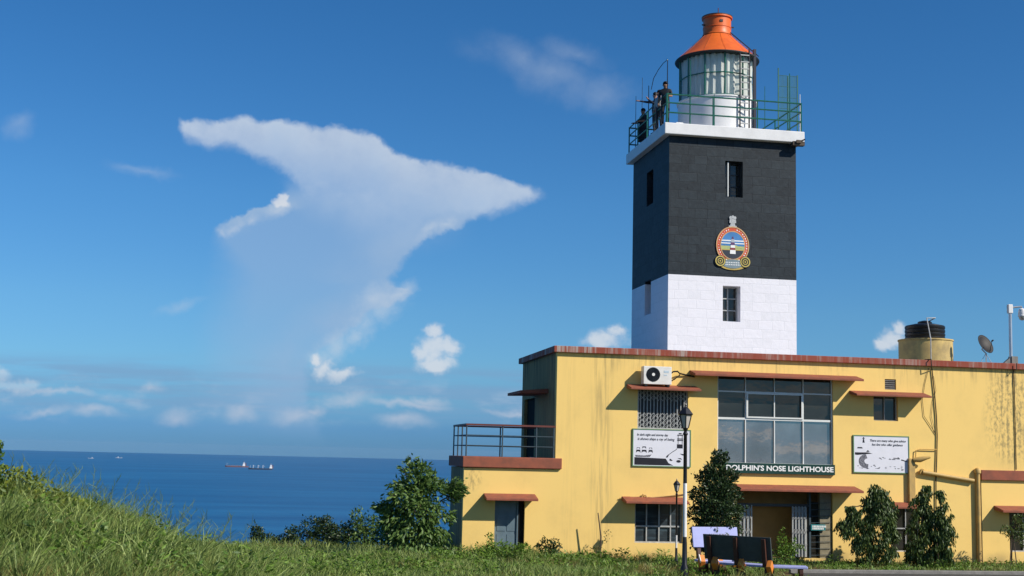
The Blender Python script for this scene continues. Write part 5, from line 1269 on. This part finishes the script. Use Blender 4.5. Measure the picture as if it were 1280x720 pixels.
# ================================================================== vegetation
def leaves(pos, dirs, length, width, rng_):
    """one folded leaf per row: base, two mid points, tip (two triangles each side of the midrib)"""
    n = len(pos); d = dirs/np.linalg.norm(dirs, axis=1, keepdims=True)
    rnd = rng_.normal(size=(n, 3)); sd = np.cross(d, rnd); sd /= np.linalg.norm(sd, axis=1, keepdims=True)+1e-9
    nr = np.cross(sd, d); L = length[:, None]; Wd = width[:, None]
    v = np.stack([pos, pos+d*L*.45+sd*Wd*.5+nr*Wd*.12, pos+d*L-nr*L*.10, pos+d*L*.45-sd*Wd*.5+nr*Wd*.12], 1).reshape(-1, 3)
    b = np.arange(n)[:, None]*4
    return v, np.concatenate([b+np.array([[0, 1, 2]]), b+np.array([[0, 2, 3]])], 0)
def crown_points(blobs, n, rng_, shell=.55, gap=.35, fr=3.2):
    """points spread through ellipsoids (cx,cy,cz,rx,ry,rz), denser towards their surface, thinned by a coarse pattern so that gaps open"""
    w_ = np.array([b[3]*b[4]*b[5] for b in blobs])**.75; w_ /= w_.sum(); out = []
    ph = rng_.uniform(0, 6.28, 6)
    while sum(map(len, out)) < n:
        k = rng_.choice(len(blobs), size=n, p=w_); B = np.array(blobs)[k]
        u = rng_.normal(size=(n, 3)); u /= np.linalg.norm(u, axis=1, keepdims=True)
        r = shell+(1-shell)*rng_.random(n)**.7; r = np.where(rng_.random(n) < .25, rng_.random(n)**.5, r)*(1+.16*rng_.normal(size=n)*(rng_.random(n) < .4))
        p = B[:, :3]+u*r[:, None]*B[:, 3:]
        q = np.sin(p[:, 0]*fr*2.1+ph[0]+1.3*np.sin(p[:, 2]*fr+ph[1]))*np.sin(p[:, 2]*fr*1.9+ph[2]+1.2*np.sin(p[:, 1]*fr+ph[3]))*np.sin(p[:, 1]*fr*2+ph[4])
        out.append(p[q > -.55+gap*.6*rng_.random(n)-(1-gap)*.3])
    return np.concatenate(out)[:n]
def limbs(mb_, root, tips, r, rng_, wob=.08):
    root = Vector(root)
    for t in tips:
        t = Vector(t); pts = []; L = (t-root).length
        for k in range(6):
            u = k/5; p = root.lerp(t, u); p.z += math.sin(u*math.pi)*L*.10
            if 0 < k < 5: p += Vector(rng_.normal(size=3)*wob*L*.35)
            pts.append(p)
        mb_.tube(pts, [r*(1-.8*k/5) for k in range(6)], 6)
def plant(name, label, cat, x, y, blobs, n, ll, lw, m, seed, droop=.2, trunk=None, tips=None, tr=.05, group=None, out=.8, gap=.4, extra=None, fr=3.2, sprigs=0, slen=.45):
    r_ = np.random.default_rng(seed); z0 = float(terrain(x, y))
    t = thing(name, label, cat, (x, y, z0-.03), group=group)
    B = [(x+b[0], y+b[1], z0+b[2], b[3], b[4], b[5]) for b in blobs]
    p = crown_points(B, n, r_, gap=gap, fr=fr)
    if extra is not None: p = np.concatenate([p, extra(r_, x, y, z0)])
    c = np.array([x, y, z0+np.mean([b[2] for b in blobs])]); twigs = []
    if sprigs:
        lo, hi = np.percentile(p[:, 2], [12, 100]); sel = p[r_.random(len(p)) < min(1, 14*sprigs/len(p))]; sel = sel[sel[:, 2] > lo]
        sc_ = np.abs(sel-c)/np.maximum(np.std(p, 0), .05); sel = sel[np.argsort(-(sc_[:, 0]+.7*sc_[:, 2]+.3*r_.random(len(sel))))][:sprigs]
        for q0 in sel:
            ax = (q0-c); ax[2] *= .7; ax = ax/np.linalg.norm(ax)+r_.normal(size=3)*.35+np.array([0, 0, .35-.8*(droop > 1)]); ax /= np.linalg.norm(ax)
            L_ = r_.uniform(.5, 1.2)*slen; st = q0-ax*L_*.5; k_ = int(r_.integers(9, 18)); uu_ = r_.random(k_)[:, None]
            p = np.concatenate([p, st+ax*L_*uu_+r_.normal(size=(k_, 3))*ll*.30]); twigs.append((st, st+ax*L_*.5+np.array([0, 0, .02]), st+ax*L_))
    d = (p-c)*out+r_.normal(size=p.shape)*.55; d[:, 2] -= droop*np.linalg.norm(d, axis=1)
    k = len(p); v, f_ = leaves(p, d, ll*r_.uniform(.55, 1.25, k), lw*r_.uniform(.6, 1.2, k), r_)
    ok = v[:, 2].reshape(-1, 4).min(1) > z0-.2
    f_ = f_[np.concatenate([ok, ok])]
    np_mesh('crown', v, f_, m, t)
    q = MB(); base = (x, y, z0-.1)
    fork = (x+(trunk[0] if trunk else 0), y, z0+(trunk[1] if trunk else .5))
    q.tube([base, ((base[0]+fork[0])/2+.02, y+.02, (base[2]+fork[2])/2), fork], [tr*1.25, tr, tr*.85], 8)
    limbs(q, fork, [(b[0], b[1], b[2]+b[5]*.4) for b in B] if tips is None else [(x+a[0], y+a[1], z0+a[2]) for a in tips], tr*.7, r_)
    for tw in twigs: q.tube(list(tw), [tr*.18, tr*.14, tr*.08], 4)
    q.build('trunk', M['bark'], t)
    return t
def px2(px, py, Y, z0):   # offset helper: photo pixel at depth Y relative to a base point
    x, z = W(px, py, Y); return x, z-z0
def blobs_px(lst, x, Y):
    z0 = float(terrain(x, Y)); out = []
    for (px, py, rx, ry, dy) in lst:
        bx_, bz = W(px, py, Y); s = 1622.7/((bx_-EYE[0])*FW[0]+(Y-EYE[1])*FW[1]); out.append((bx_-x, dy, bz-z0, rx/s, rx/s*.9, ry/s))
    return out
# broad leaved tree at the left end of the building
Yt = 41.6; xt = W(528, 680, Yt)[0]
plant('broadleaf_tree', 'bushy bright green tree with broad leaves at the left end of the building', 'tree', xt, Yt,
      blobs_px([(522,598,22,20,0),(541,611,22,15,.1),(566,613,13,8,0),(508,621,22,17,-.2),(484,636,11,8,0),(526,640,28,19,-.2),(499,649,20,12,0),(553,628,9,7,.1),(515,664,30,15,-.1),(541,668,20,12,-.1),(561,646,7,9,-.1),(518,687,34,10,-.2),(549,690,20,8,-.3)], xt, Yt),
      5600, .20, .085, M['leaf_big'], 3, droop=.55, trunk=(0, .9), tr=.07, gap=.7, fr=2.2, sprigs=70, slen=.42)
# dark bushes on the cliff edge
gb = 'dark bushes along the cliff edge'
for i, (lab, Yb, lst, n, mm) in enumerate([
    ('low dark bush with a feathery top, leftmost on the cliff edge', 46.2, [(322,668,9,10,0),(331,676,16,9,0),(347,678,13,8,0)], 1100, 'leaf_dark'),
    ('dark round topped bush on the cliff edge right of the feathery low bush', 46.0, [(366,668,12,11,0),(374,676,18,14,0),(390,660,15,14,0),(402,656,11,10,0),(404,672,20,16,0)], 2200, 'leaf_dark'),
    ('flat dark bush on the cliff edge in the middle of the bush row', 45.6, [(424,668,20,15,0),(440,664,16,13,0),(432,680,26,14,0)], 1800, 'leaf_dark'),
    ('tallest bush on the cliff edge, with a loose pale green tip', 45.4, [(447,646,9,14,0),(462,656,18,12,0),(455,672,22,16,0),(478,668,18,16,0),(492,676,16,14,0)], 2300, 'leaf_big')]):
    xb = W(lst[0][0]+8, 690, Yb)[0]
    plant('bush', lab, 'bush', xb, Yb, blobs_px(lst, xb, Yb), n, .12, .055, M[mm], 20+i, droop=.1, trunk=(0, .25), tr=.035, group=gb, gap=.6, sprigs=24, slen=.45)
# conical dark tree in front of the entrance
Yt = 39.0; xt = W(893, 700, Yt)[0]
plant('conical_tree', 'dark glossy conical tree in clipped tiers in front of the entrance', 'tree', xt, Yt,
      blobs_px([(900,574,12,11,0),(893,588,14,10,-.05),(885,598,14,10,.05),(908,596,14,12,0),(895,608,20,13,-.1),(880,620,18,12,0),(909,618,17,14,0),(893,634,24,14,-.1),(876,642,16,12,0),(914,640,16,13,.1),(896,658,24,14,0),(878,664,14,12,0),(912,660,14,12,0),(892,680,20,16,0),(872,676,8,10,0)], xt, Yt),
      13000, .10, .06, M['leaf_dark'], 5, droop=-.05, trunk=(0, .5), tr=.05, gap=.45, fr=3.2, sprigs=40, slen=.32)
# drooping trees right of the entrance
def droopers(cols, x, Y):
    def ex(r_, x_, y_, z0):
        P = []
        for (px, ya, yb, wpx, n) in cols:
            for k in range(int(n*1.9)):
                u = r_.random(); pyy = ya+(yb-ya)*u; ww = wpx*(.35+.65*math.sin(min(1, u*1.6+.12)*math.pi/2))*(1-.15*u)
                a = r_.uniform(0, 6.28); rad = math.sqrt(r_.random())*.85+.2*(r_.random() < .3)
                bx_, bz = W(px+ww*rad*math.cos(a)+3*math.sin(pyy*.21+px), pyy, Y); s = .026
                P.append((bx_, Y+ww*s*rad*math.sin(a), bz))
        P = np.array(P); q = np.sin(P[:, 0]*9+1.2*np.sin(P[:, 2]*5))*np.sin(P[:, 2]*6.5+P[:, 1]*5)
        return P[(q > -.28+.25*np.sin(P[:, 2]*3.3+P[:, 0]*4)) & (P[:, 2] > z0+.05)]
    return ex
Yt = 40.9; xt = W(1086, 708, Yt)[0]
plant('drooping_tree', 'dark tree with drooping leaves and one bough hanging to the left, right of the entrance', 'tree', xt, Yt,
      blobs_px([(1094,612,9,8,0),(1100,625,12,12,0)], xt, Yt), 500, .15, .055, M['leaf_droop'], 7, droop=1.6, trunk=(.12, 1.9), tr=.05,
      tips=[(-.75, 0, 1.9), (.05, 0, 2.6), (.4, .1, 2.0), (-.3, -.1, 2.3)], out=.5, gap=.3, sprigs=34, slen=.4, group='drooping trees along the facade',
      extra=droopers([(1100,610,700,22,2600),(1082,622,706,14,1300),(1066,632,668,12,700),(1054,646,672,7,300),(1112,640,692,12,700),(1074,660,690,9,300)], xt, Yt))
Yt = 41.0; xt = W(1152, 708, Yt)[0]
plant('drooping_tree', 'dark drooping columnar tree, left one of the close pair beside the downpipe', 'tree', xt, Yt,
      blobs_px([(1155,616,6,8,0)], xt, Yt), 200, .15, .055, M['leaf_droop'], 8, droop=1.6, trunk=(.05, 1.9), tr=.045, tips=[(.05, 0, 2.6), (.3, 0, 2.1), (-.25, .1, 2.0)], out=.5, gap=.3, sprigs=26, slen=.4,
      group='drooping trees along the facade', extra=droopers([(1155,606,712,13,1500),(1148,622,712,15,1500),(1138,680,712,9,350),(1162,640,712,13,800)], xt, Yt))
Yt = 40.7; xt = W(1180, 708, Yt)[0]
plant('drooping_tree', 'dark drooping columnar tree nearest the downpipe, right one of the close pair', 'tree', xt, Yt,
      blobs_px([(1176,620,5,7,0)], xt, Yt), 200, .15, .055, M['leaf_droop'], 9, droop=1.6, trunk=(-.05, 1.8), tr=.045, tips=[(-.1, 0, 2.5), (.2, 0, 2.0), (-.25, .1, 2.0)], out=.5, gap=.3, sprigs=26, slen=.4,
      group='drooping trees along the facade', extra=droopers([(1176,612,712,10,1100),(1181,634,712,13,1500),(1170,650,712,12,800)], xt, Yt))
# young staked tree at the right edge
Yt = 41.7; xt = W(1264, 709, Yt)[0]
t_ = plant('young_tree', 'thin young tree with sparse leaves tied to stakes at the right edge', 'tree', xt, Yt,
      blobs_px([(1258,662,9,8,0),(1268,668,10,8,0),(1278,660,12,12,0),(1281,678,8,8,0),(1272,650,8,8,0)], xt, Yt), 520, .13, .05, M['leaf_droop'], 10, droop=.4, trunk=(.05, .95), tr=.022, gap=.5)
f = MB(); z0 = float(terrain(xt, Yt)); f.tube([(xt-.12, Yt-.1, z0-.05), (xt+.05, Yt-.03, z0+1.15)], .018, 6); f.build('stake', M['stake'], t_)
f = MB(); f.tube([(xt+.16, Yt-.1, z0-.05), (xt+.08, Yt-.03, z0+1.1)], .018, 6); f.build('stake', M['stake'], t_)
# shrubs near the wall
Yt = 41.9; xt = W(688, 694, Yt)[0]
plant('shrub', 'small dark round leaved shrub against the yellow wall right of the blue door', 'shrub', xt, Yt, blobs_px([(682,684,12,9,0),(693,682,9,9,0),(690,690,12,6,0),(680,676,4,6,0)], xt, Yt), 420, .11, .07, M['leaf_dark'], 12, trunk=(0, .1), tr=.015, gap=.5, droop=0)
Yt = 41.2; xt = W(980, 703, Yt)[0]
plant('shrub', 'upright leafy shrub standing before the right half of the entrance gate', 'shrub', xt, Yt, blobs_px([(978,676,7,14,0),(984,690,12,12,0),(990,682,8,10,0),(998,684,8,4,0),(976,692,9,10,0)], xt, Yt), 620, .11, .045, M['weed'], 13, trunk=(0, .15), tr=.015, gap=.5, droop=-.2)
Yt = 41.6; xt = W(612, 697, Yt)[0]
plant('shrub', 'light green leafy shrub growing in front of the blue door', 'shrub', xt, Yt, blobs_px([(612,676,6,9,0),(624,686,16,9,0),(640,688,18,8,0),(606,690,14,8,0),(652,686,10,8,0)], xt, Yt), 900, .13, .05, M['weed'], 14, trunk=(0, .1), tr=.015, gap=.45, droop=-.1)
Yt = 42.5; xt = W(750, 699, Yt)[0]; z0 = float(terrain(xt, Yt))
t_ = thing('sapling', 'bare leaning stem with few withered leaves against the yellow wall', 'sapling', (xt, Yt, z0))
f = MB(); a_ = W(747.5, 641, Yt); f.tube([(xt, Yt, z0-.05), (xt+.02, Yt, (a_[1]+z0)*.5), (a_[0], Yt, a_[1])], [.03, .026, .018], 7); f.build('stem', M['stake'], t_)
r_ = np.random.default_rng(4); pc_ = np.array([[W(px, py, Yt)[0], Yt-.05, W(px, py, Yt)[1]] for px, py in ((756,668),(758,672),(760,666),(755,676),(746,687),(743,690),(748,684),(757,664),(744,686))]); pc_ = np.repeat(pc_, 5, 0)+r_.normal(size=(45, 3))*.05
v, f_ = leaves(pc_, r_.normal(size=(45, 3))+np.array([0, 0, -.6]), r_.uniform(.05, .1, 45), r_.uniform(.03, .05, 45), r_); np_mesh('foliage', v, f_, M['grass_dry'], t_)
# one leafy twig reaching in at the left edge
Yt = 17.5; xt = W(-12, 590, Yt)[0]
plant('shrub', 'leafy twig tip beside the yellow green weed clump at the far left of the knoll', 'shrub', xt, Yt, blobs_px([(-4,562,9,14,0),(-16,575,18,22,0),(-24,600,24,24,0)], xt, Yt), 520, .10, .05, M['leaf_big'], 15, trunk=(0, .2), tr=.015, gap=.4, droop=0)

# ---- grass
def blades(P, h, w_, lean, rng_, bend=.35):
    n = len(P); a = rng_.uniform(0, 2*np.pi, n); sd = np.stack([np.cos(a), np.sin(a), np.zeros(n)], 1)
    b = rng_.uniform(0, 2*np.pi, n); ld = np.stack([np.cos(b), np.sin(b), np.zeros(n)], 1)*(lean*rng_.random(n)**.7)[:, None]*h[:, None]+np.array([.10, 0, 0])*h[:, None]
    up = np.array([0, 0, 1.0])*h[:, None]
    m1 = P+up*.55+ld*.35; tip = P+up*(1-bend*rng_.random(n)[:, None]*.6)+ld
    v = np.stack([P-sd*w_[:, None]*.5, P+sd*w_[:, None]*.5, m1+sd*w_[:, None]*.38, m1-sd*w_[:, None]*.38, tip], 1).reshape(-1, 3)
    k = np.arange(n)[:, None]*5
    f_ = np.concatenate([k+np.array([[0, 1, 2]]), k+np.array([[0, 2, 3]]), k+np.array([[3, 2, 4]])], 0)
    return v, f_
def scatter(n, x0, x1, y0, y1, rng_, dens=None):
    X = rng_.uniform(x0, x1, n); Y = rng_.uniform(y0, y1, n)
    if dens is not None:
        k = rng_.random(n) < dens(X, Y); X, Y = X[k], Y[k]
    return np.stack([X, Y, terrain(X, Y)-.02], 1)
def pn(X, Y, f1, s): return .5+.25*np.sin(X*f1+s+1.7*np.sin(Y*f1*.7+s*2))+.25*np.sin(Y*f1*1.3+s*3+1.4*np.sin(X*f1*.8))
def off(X, Y): return ~(((X > 15.4) & (Y < 38.5) & (Y > 33.2)) | ((Y > F-.05) & (X > XWG)))
rg1 = np.random.default_rng(101)
# hump, left foreground
def fov(X, Y, mg=.06): 
    t_ = np.arctan2(X, Y)-YAW; return np.abs(t_) < math.radians(21.5)+mg
P = scatter(230000, -8, 3.2, 11.5, 25, rg1, lambda X, Y: fov(X, Y)*np.where(Y < 21.5, 1, .5)*(.15+.85*np.clip(pn(X, Y, 1.7, .4)*1.6-.25, 0, 1)))
h = rg1.uniform(.12, .46, len(P))*(.55+.8*pn(P[:, 0], P[:, 1], 1.9, 2.0)); v, f_ = blades(P, h, rg1.uniform(.007, .022, len(P)), .95, rg1)
setp(np_mesh('grass', v, f_, M['grass']), 'tall green grass covering the knoll at lower left', 'grass', kind='stuff')
P = scatter(90000, -8, 3.2, 11.5, 24, rg1, lambda X, Y: fov(X, Y)*(pn(X, Y, 1.4, 5.0) > .50)); h = rg1.uniform(.12, .34, len(P)); v, f_ = blades(P, h, rg1.uniform(.006, .012, len(P)), .7, rg1)
setp(np_mesh('dry_grass', v, f_, M['grass_dry']), 'dry straw coloured grass mixed into the grass of the knoll', 'dry grass', kind='stuff')
# tall flowering stalks on the skyline
xsk = []
for px in list(rg1.uniform(5, 300, 45))+[22, 26, 31, 48, 82, 86, 104, 108, 112, 118, 130, 158, 162, 172, 176, 181, 186, 206, 212, 216, 222, 240, 246, 250, 268]:
    xsk.append((px, rg1.uniform(18.0, 19.6)))
f = MB()
for px, Y in xsk:
    x = W(px, 620, Y)[0]; z0 = float(terrain(x, Y)); hh = rg1.uniform(.45, .80); lx = rg1.uniform(-.05, .30); pts = [(x+lx*u*u, Y+.05*u, z0+hh*(u-.12*u*u*abs(lx)*3)) for u in np.linspace(0, 1, 6)]
    f.tube(pts, [.006*(1-.6*k/5) for k in range(6)], 4)
    for k in range(7):
        u = .62+.38*k/6; bx_, by_, bz = x+lx*u*u, Y+.05*u, z0+hh*(u-.12*u*u*abs(lx)*3); d = rg1.normal(size=3)*.05; f.tube([(bx_, by_, bz), (bx_+d[0], by_+d[1], bz+.04+abs(d[2]))], [.004, .001], 3)
    for k in range(3):
        u = rg1.uniform(.1, .5); d = rg1.normal(size=2); d = d/np.linalg.norm(d)*rg1.uniform(.12, .25); f.tube([(x, Y, z0+hh*u), (x+d[0]*.6, Y+d[1]*.6, z0+hh*u+.16), (x+d[0], Y+d[1], z0+hh*u+.10)], [.005, .005, .001], 3)
setp(f.build('grass_stalks', M['grass'], fix=False), 'tall thin seeding grass stalks standing against the sea on the knoll', 'grass stalks', kind='stuff')
# weeds on the knoll: yellow green clump near the crest and broad leaves elsewhere
P = scatter(30000, -7, 3, 12, 21.5, rg1, lambda X, Y: fov(X, Y)*(pn(X, Y, 2.2, 1.0) > .66)); P[:, 2] += rg1.uniform(.02, .28, len(P))
d = rg1.normal(size=P.shape)+np.array([0, 0, .5]); v, f_ = leaves(P, d, rg1.uniform(.04, .09, len(P)), rg1.uniform(.02, .045, len(P)), rg1)
setp(np_mesh('weeds', v, f_, M['weed']), 'small leafy weeds growing through the grass of the knoll', 'weeds', kind='stuff')
cx_, cz_ = W(52, 612, 18.2); n = 4200
kc = rg1.integers(0, 16, n); cc = np.stack([cx_+rg1.normal(size=16)*.50, 18.1+rg1.normal(size=16)*.7], 1); ch = rg1.uniform(.18, .52, 16)
P = np.stack([cc[kc, 0]+rg1.normal(size=n)*.13, cc[kc, 1]+rg1.normal(size=n)*.16, np.zeros(n)], 1); P[:, 2] = terrain(P[:, 0], P[:, 1])+rg1.uniform(.02, 1, n)**.8*ch[kc]
v, f_ = leaves(P, rg1.normal(size=P.shape)+np.array([0, 0, .4]), rg1.uniform(.04, .08, n), rg1.uniform(.025, .05, n), rg1)
setp(np_mesh('weed_clump', v, f_, M['weed_yellow']), 'yellow green clump of leafy weeds near the crest of the knoll', 'weeds')
# tussocks of long arching blades and leafy weed plants that break the sward
def tussocks(name, label, n, region, hrange, nb, wrange, m, dens=None, kind='stuff', lean=1.0):
    c = scatter(n, *region, rg1, dens); P = []; Hh = []
    for q_ in c:
        k = int(nb*rg1.uniform(.5, 1.3)); P.append(q_+np.stack([rg1.normal(size=k)*.05, rg1.normal(size=k)*.05, np.zeros(k)], 1)); Hh.append(rg1.uniform(*hrange)*rg1.uniform(.45, 1.1, k))
    P = np.concatenate(P); Hh = np.concatenate(Hh); v, f_ = blades(P, Hh, rg1.uniform(*wrange, len(P)), lean, rg1, bend=.6)
    return setp(np_mesh(name, v, f_, m), label, 'grass', kind=kind)
def weed_plants(name, label, n, region, hrange, nl, ll, m, dens=None):
    c = scatter(n, *region, rg1, dens); P = []; D = []
    for q_ in c:
        k = int(nl*rg1.uniform(.5, 1.4)); hh = rg1.uniform(*hrange); u = rg1.random(k); a = rg1.uniform(0, 6.28, k); r_ = .05+.16*hh/.3*(1-u*.6)*rg1.random(k)
        P.append(q_+np.stack([r_*np.cos(a), r_*np.sin(a), .02+hh*u], 1)); D.append(np.stack([np.cos(a), np.sin(a), rg1.uniform(-.2, .9, k)], 1))
    P = np.concatenate(P); D = np.concatenate(D); v, f_ = leaves(P, D, rg1.uniform(ll*.5, ll*1.3, len(P)), rg1.uniform(ll*.25, ll*.55, len(P)), rg1)
    return setp(np_mesh(name, v, f_, m), label, 'weeds', kind='stuff')
HUMP = (-7.5, 2.6, 12.5, 21.0)
tussocks('tall_tussocks', 'long arching grass tussocks standing out of the knoll', 620, HUMP, (.30, .70), 40, (.007, .018), M['grass'], lambda X, Y: fov(X, Y)*1.0)
tussocks('straw_tussocks', 'straw coloured grass tussocks scattered over the knoll', 190, HUMP, (.25, .60), 34, (.006, .014), M['grass_dry'], lambda X, Y: fov(X, Y)*(pn(X, Y, 1.2, 2.2) > .45))
weed_plants('leafy_weeds', 'leafy weed plants rising through the grass of the knoll', 420, HUMP, (.18, .50), 46, .085, M['weed'], lambda X, Y: fov(X, Y)*(pn(X, Y, 1.0, .7) > .42))
weed_plants('dark_weeds', 'dark broad leaved weeds between the grass tufts of the knoll', 170, HUMP, (.15, .38), 50, .10, M['leaf_big'], lambda X, Y: fov(X, Y)*(pn(X, Y, 1.3, 4.7) > .5))
MEAD = (-5, 14.5, 34.5, 42.6)
tussocks('meadow_tussocks', 'taller grass tussocks in the strip before the building', 420, MEAD, (.30, .62), 30, (.012, .028), M['grass'], lambda X, Y: off(X, Y)*fov(X, Y)*np.interp(X, [8, 12], [1, .35]))
weed_plants('meadow_leafy_weeds', 'leafy weed plants in the strip before the building', 420, MEAD, (.2, .55), 40, .13, M['weed'], lambda X, Y: off(X, Y)*fov(X, Y)*np.interp(X, [9, 12], [1, .25])*(pn(X, Y, 1.1, .2) > .42))
weed_plants('verge_weeds', 'small weeds sprouting along the kerb and the foot of the wall', 120, (12, 27, 38.5, 42.8), (.08, .28), 26, .09, M['weed'], lambda X, Y: off(X, Y)*fov(X, Y))
# meadow between the knoll and the building
def dmid(X, Y): return off(X, Y)*fov(X, Y)*(.35+.65*pn(X, Y, 1.3, 3.0))
P = scatter(190000, -6, 30, 33.5, 47, rg1, lambda X, Y: dmid(X, Y)*np.where(X > 13, .35, 1)*np.where((Y > 45.6), .5, 1))
xr = P[:, 0]; tall = np.interp(xr, [-6, 2, 7.5, 9.5, 12, 30], [1.25, 1.15, 1.1, .75, .42, .38]); h = rg1.uniform(.12, .42, len(P))*tall*(.6+.8*pn(P[:, 0], P[:, 1], .8, 1.0)); v, f_ = blades(P, h, rg1.uniform(.012, .034, len(P)), .7, rg1)
setp(np_mesh('meadow_grass', v, f_, M['grass']), 'green grass growing along the foot of the yellow building', 'grass', kind='stuff')
P = scatter(70000, -6, 14, 33.5, 46, rg1, lambda X, Y: off(X, Y)*fov(X, Y)*(pn(X, Y, .9, 4.0) > .58)); h = rg1.uniform(.10, .34, len(P)); v, f_ = blades(P, h, rg1.uniform(.012, .028, len(P)), .8, rg1)
setp(np_mesh('dry_meadow_grass', v, f_, M['grass_dry']), 'dry brownish grass between the knoll and the building', 'dry grass', kind='stuff')
P = scatter(60000, -4, 28, 34, 42.9, rg1, lambda X, Y: off(X, Y)*fov(X, Y)*(pn(X, Y, 1.9, 2.5) > .58)*np.where(X > 11, .35, 1)); P[:, 2] += rg1.uniform(.02, .32, len(P))*np.interp(P[:, 0], [4, 9, 13, 20], [1, 1, .5, .4])
v, f_ = leaves(P, rg1.normal(size=P.shape)+np.array([0, 0, .5]), rg1.uniform(.07, .15, len(P)), rg1.uniform(.03, .07, len(P)), rg1)
setp(np_mesh('meadow_weeds', v, f_, M['weed']), 'leafy weeds in the grass along the foot of the building', 'weeds', kind='stuff')
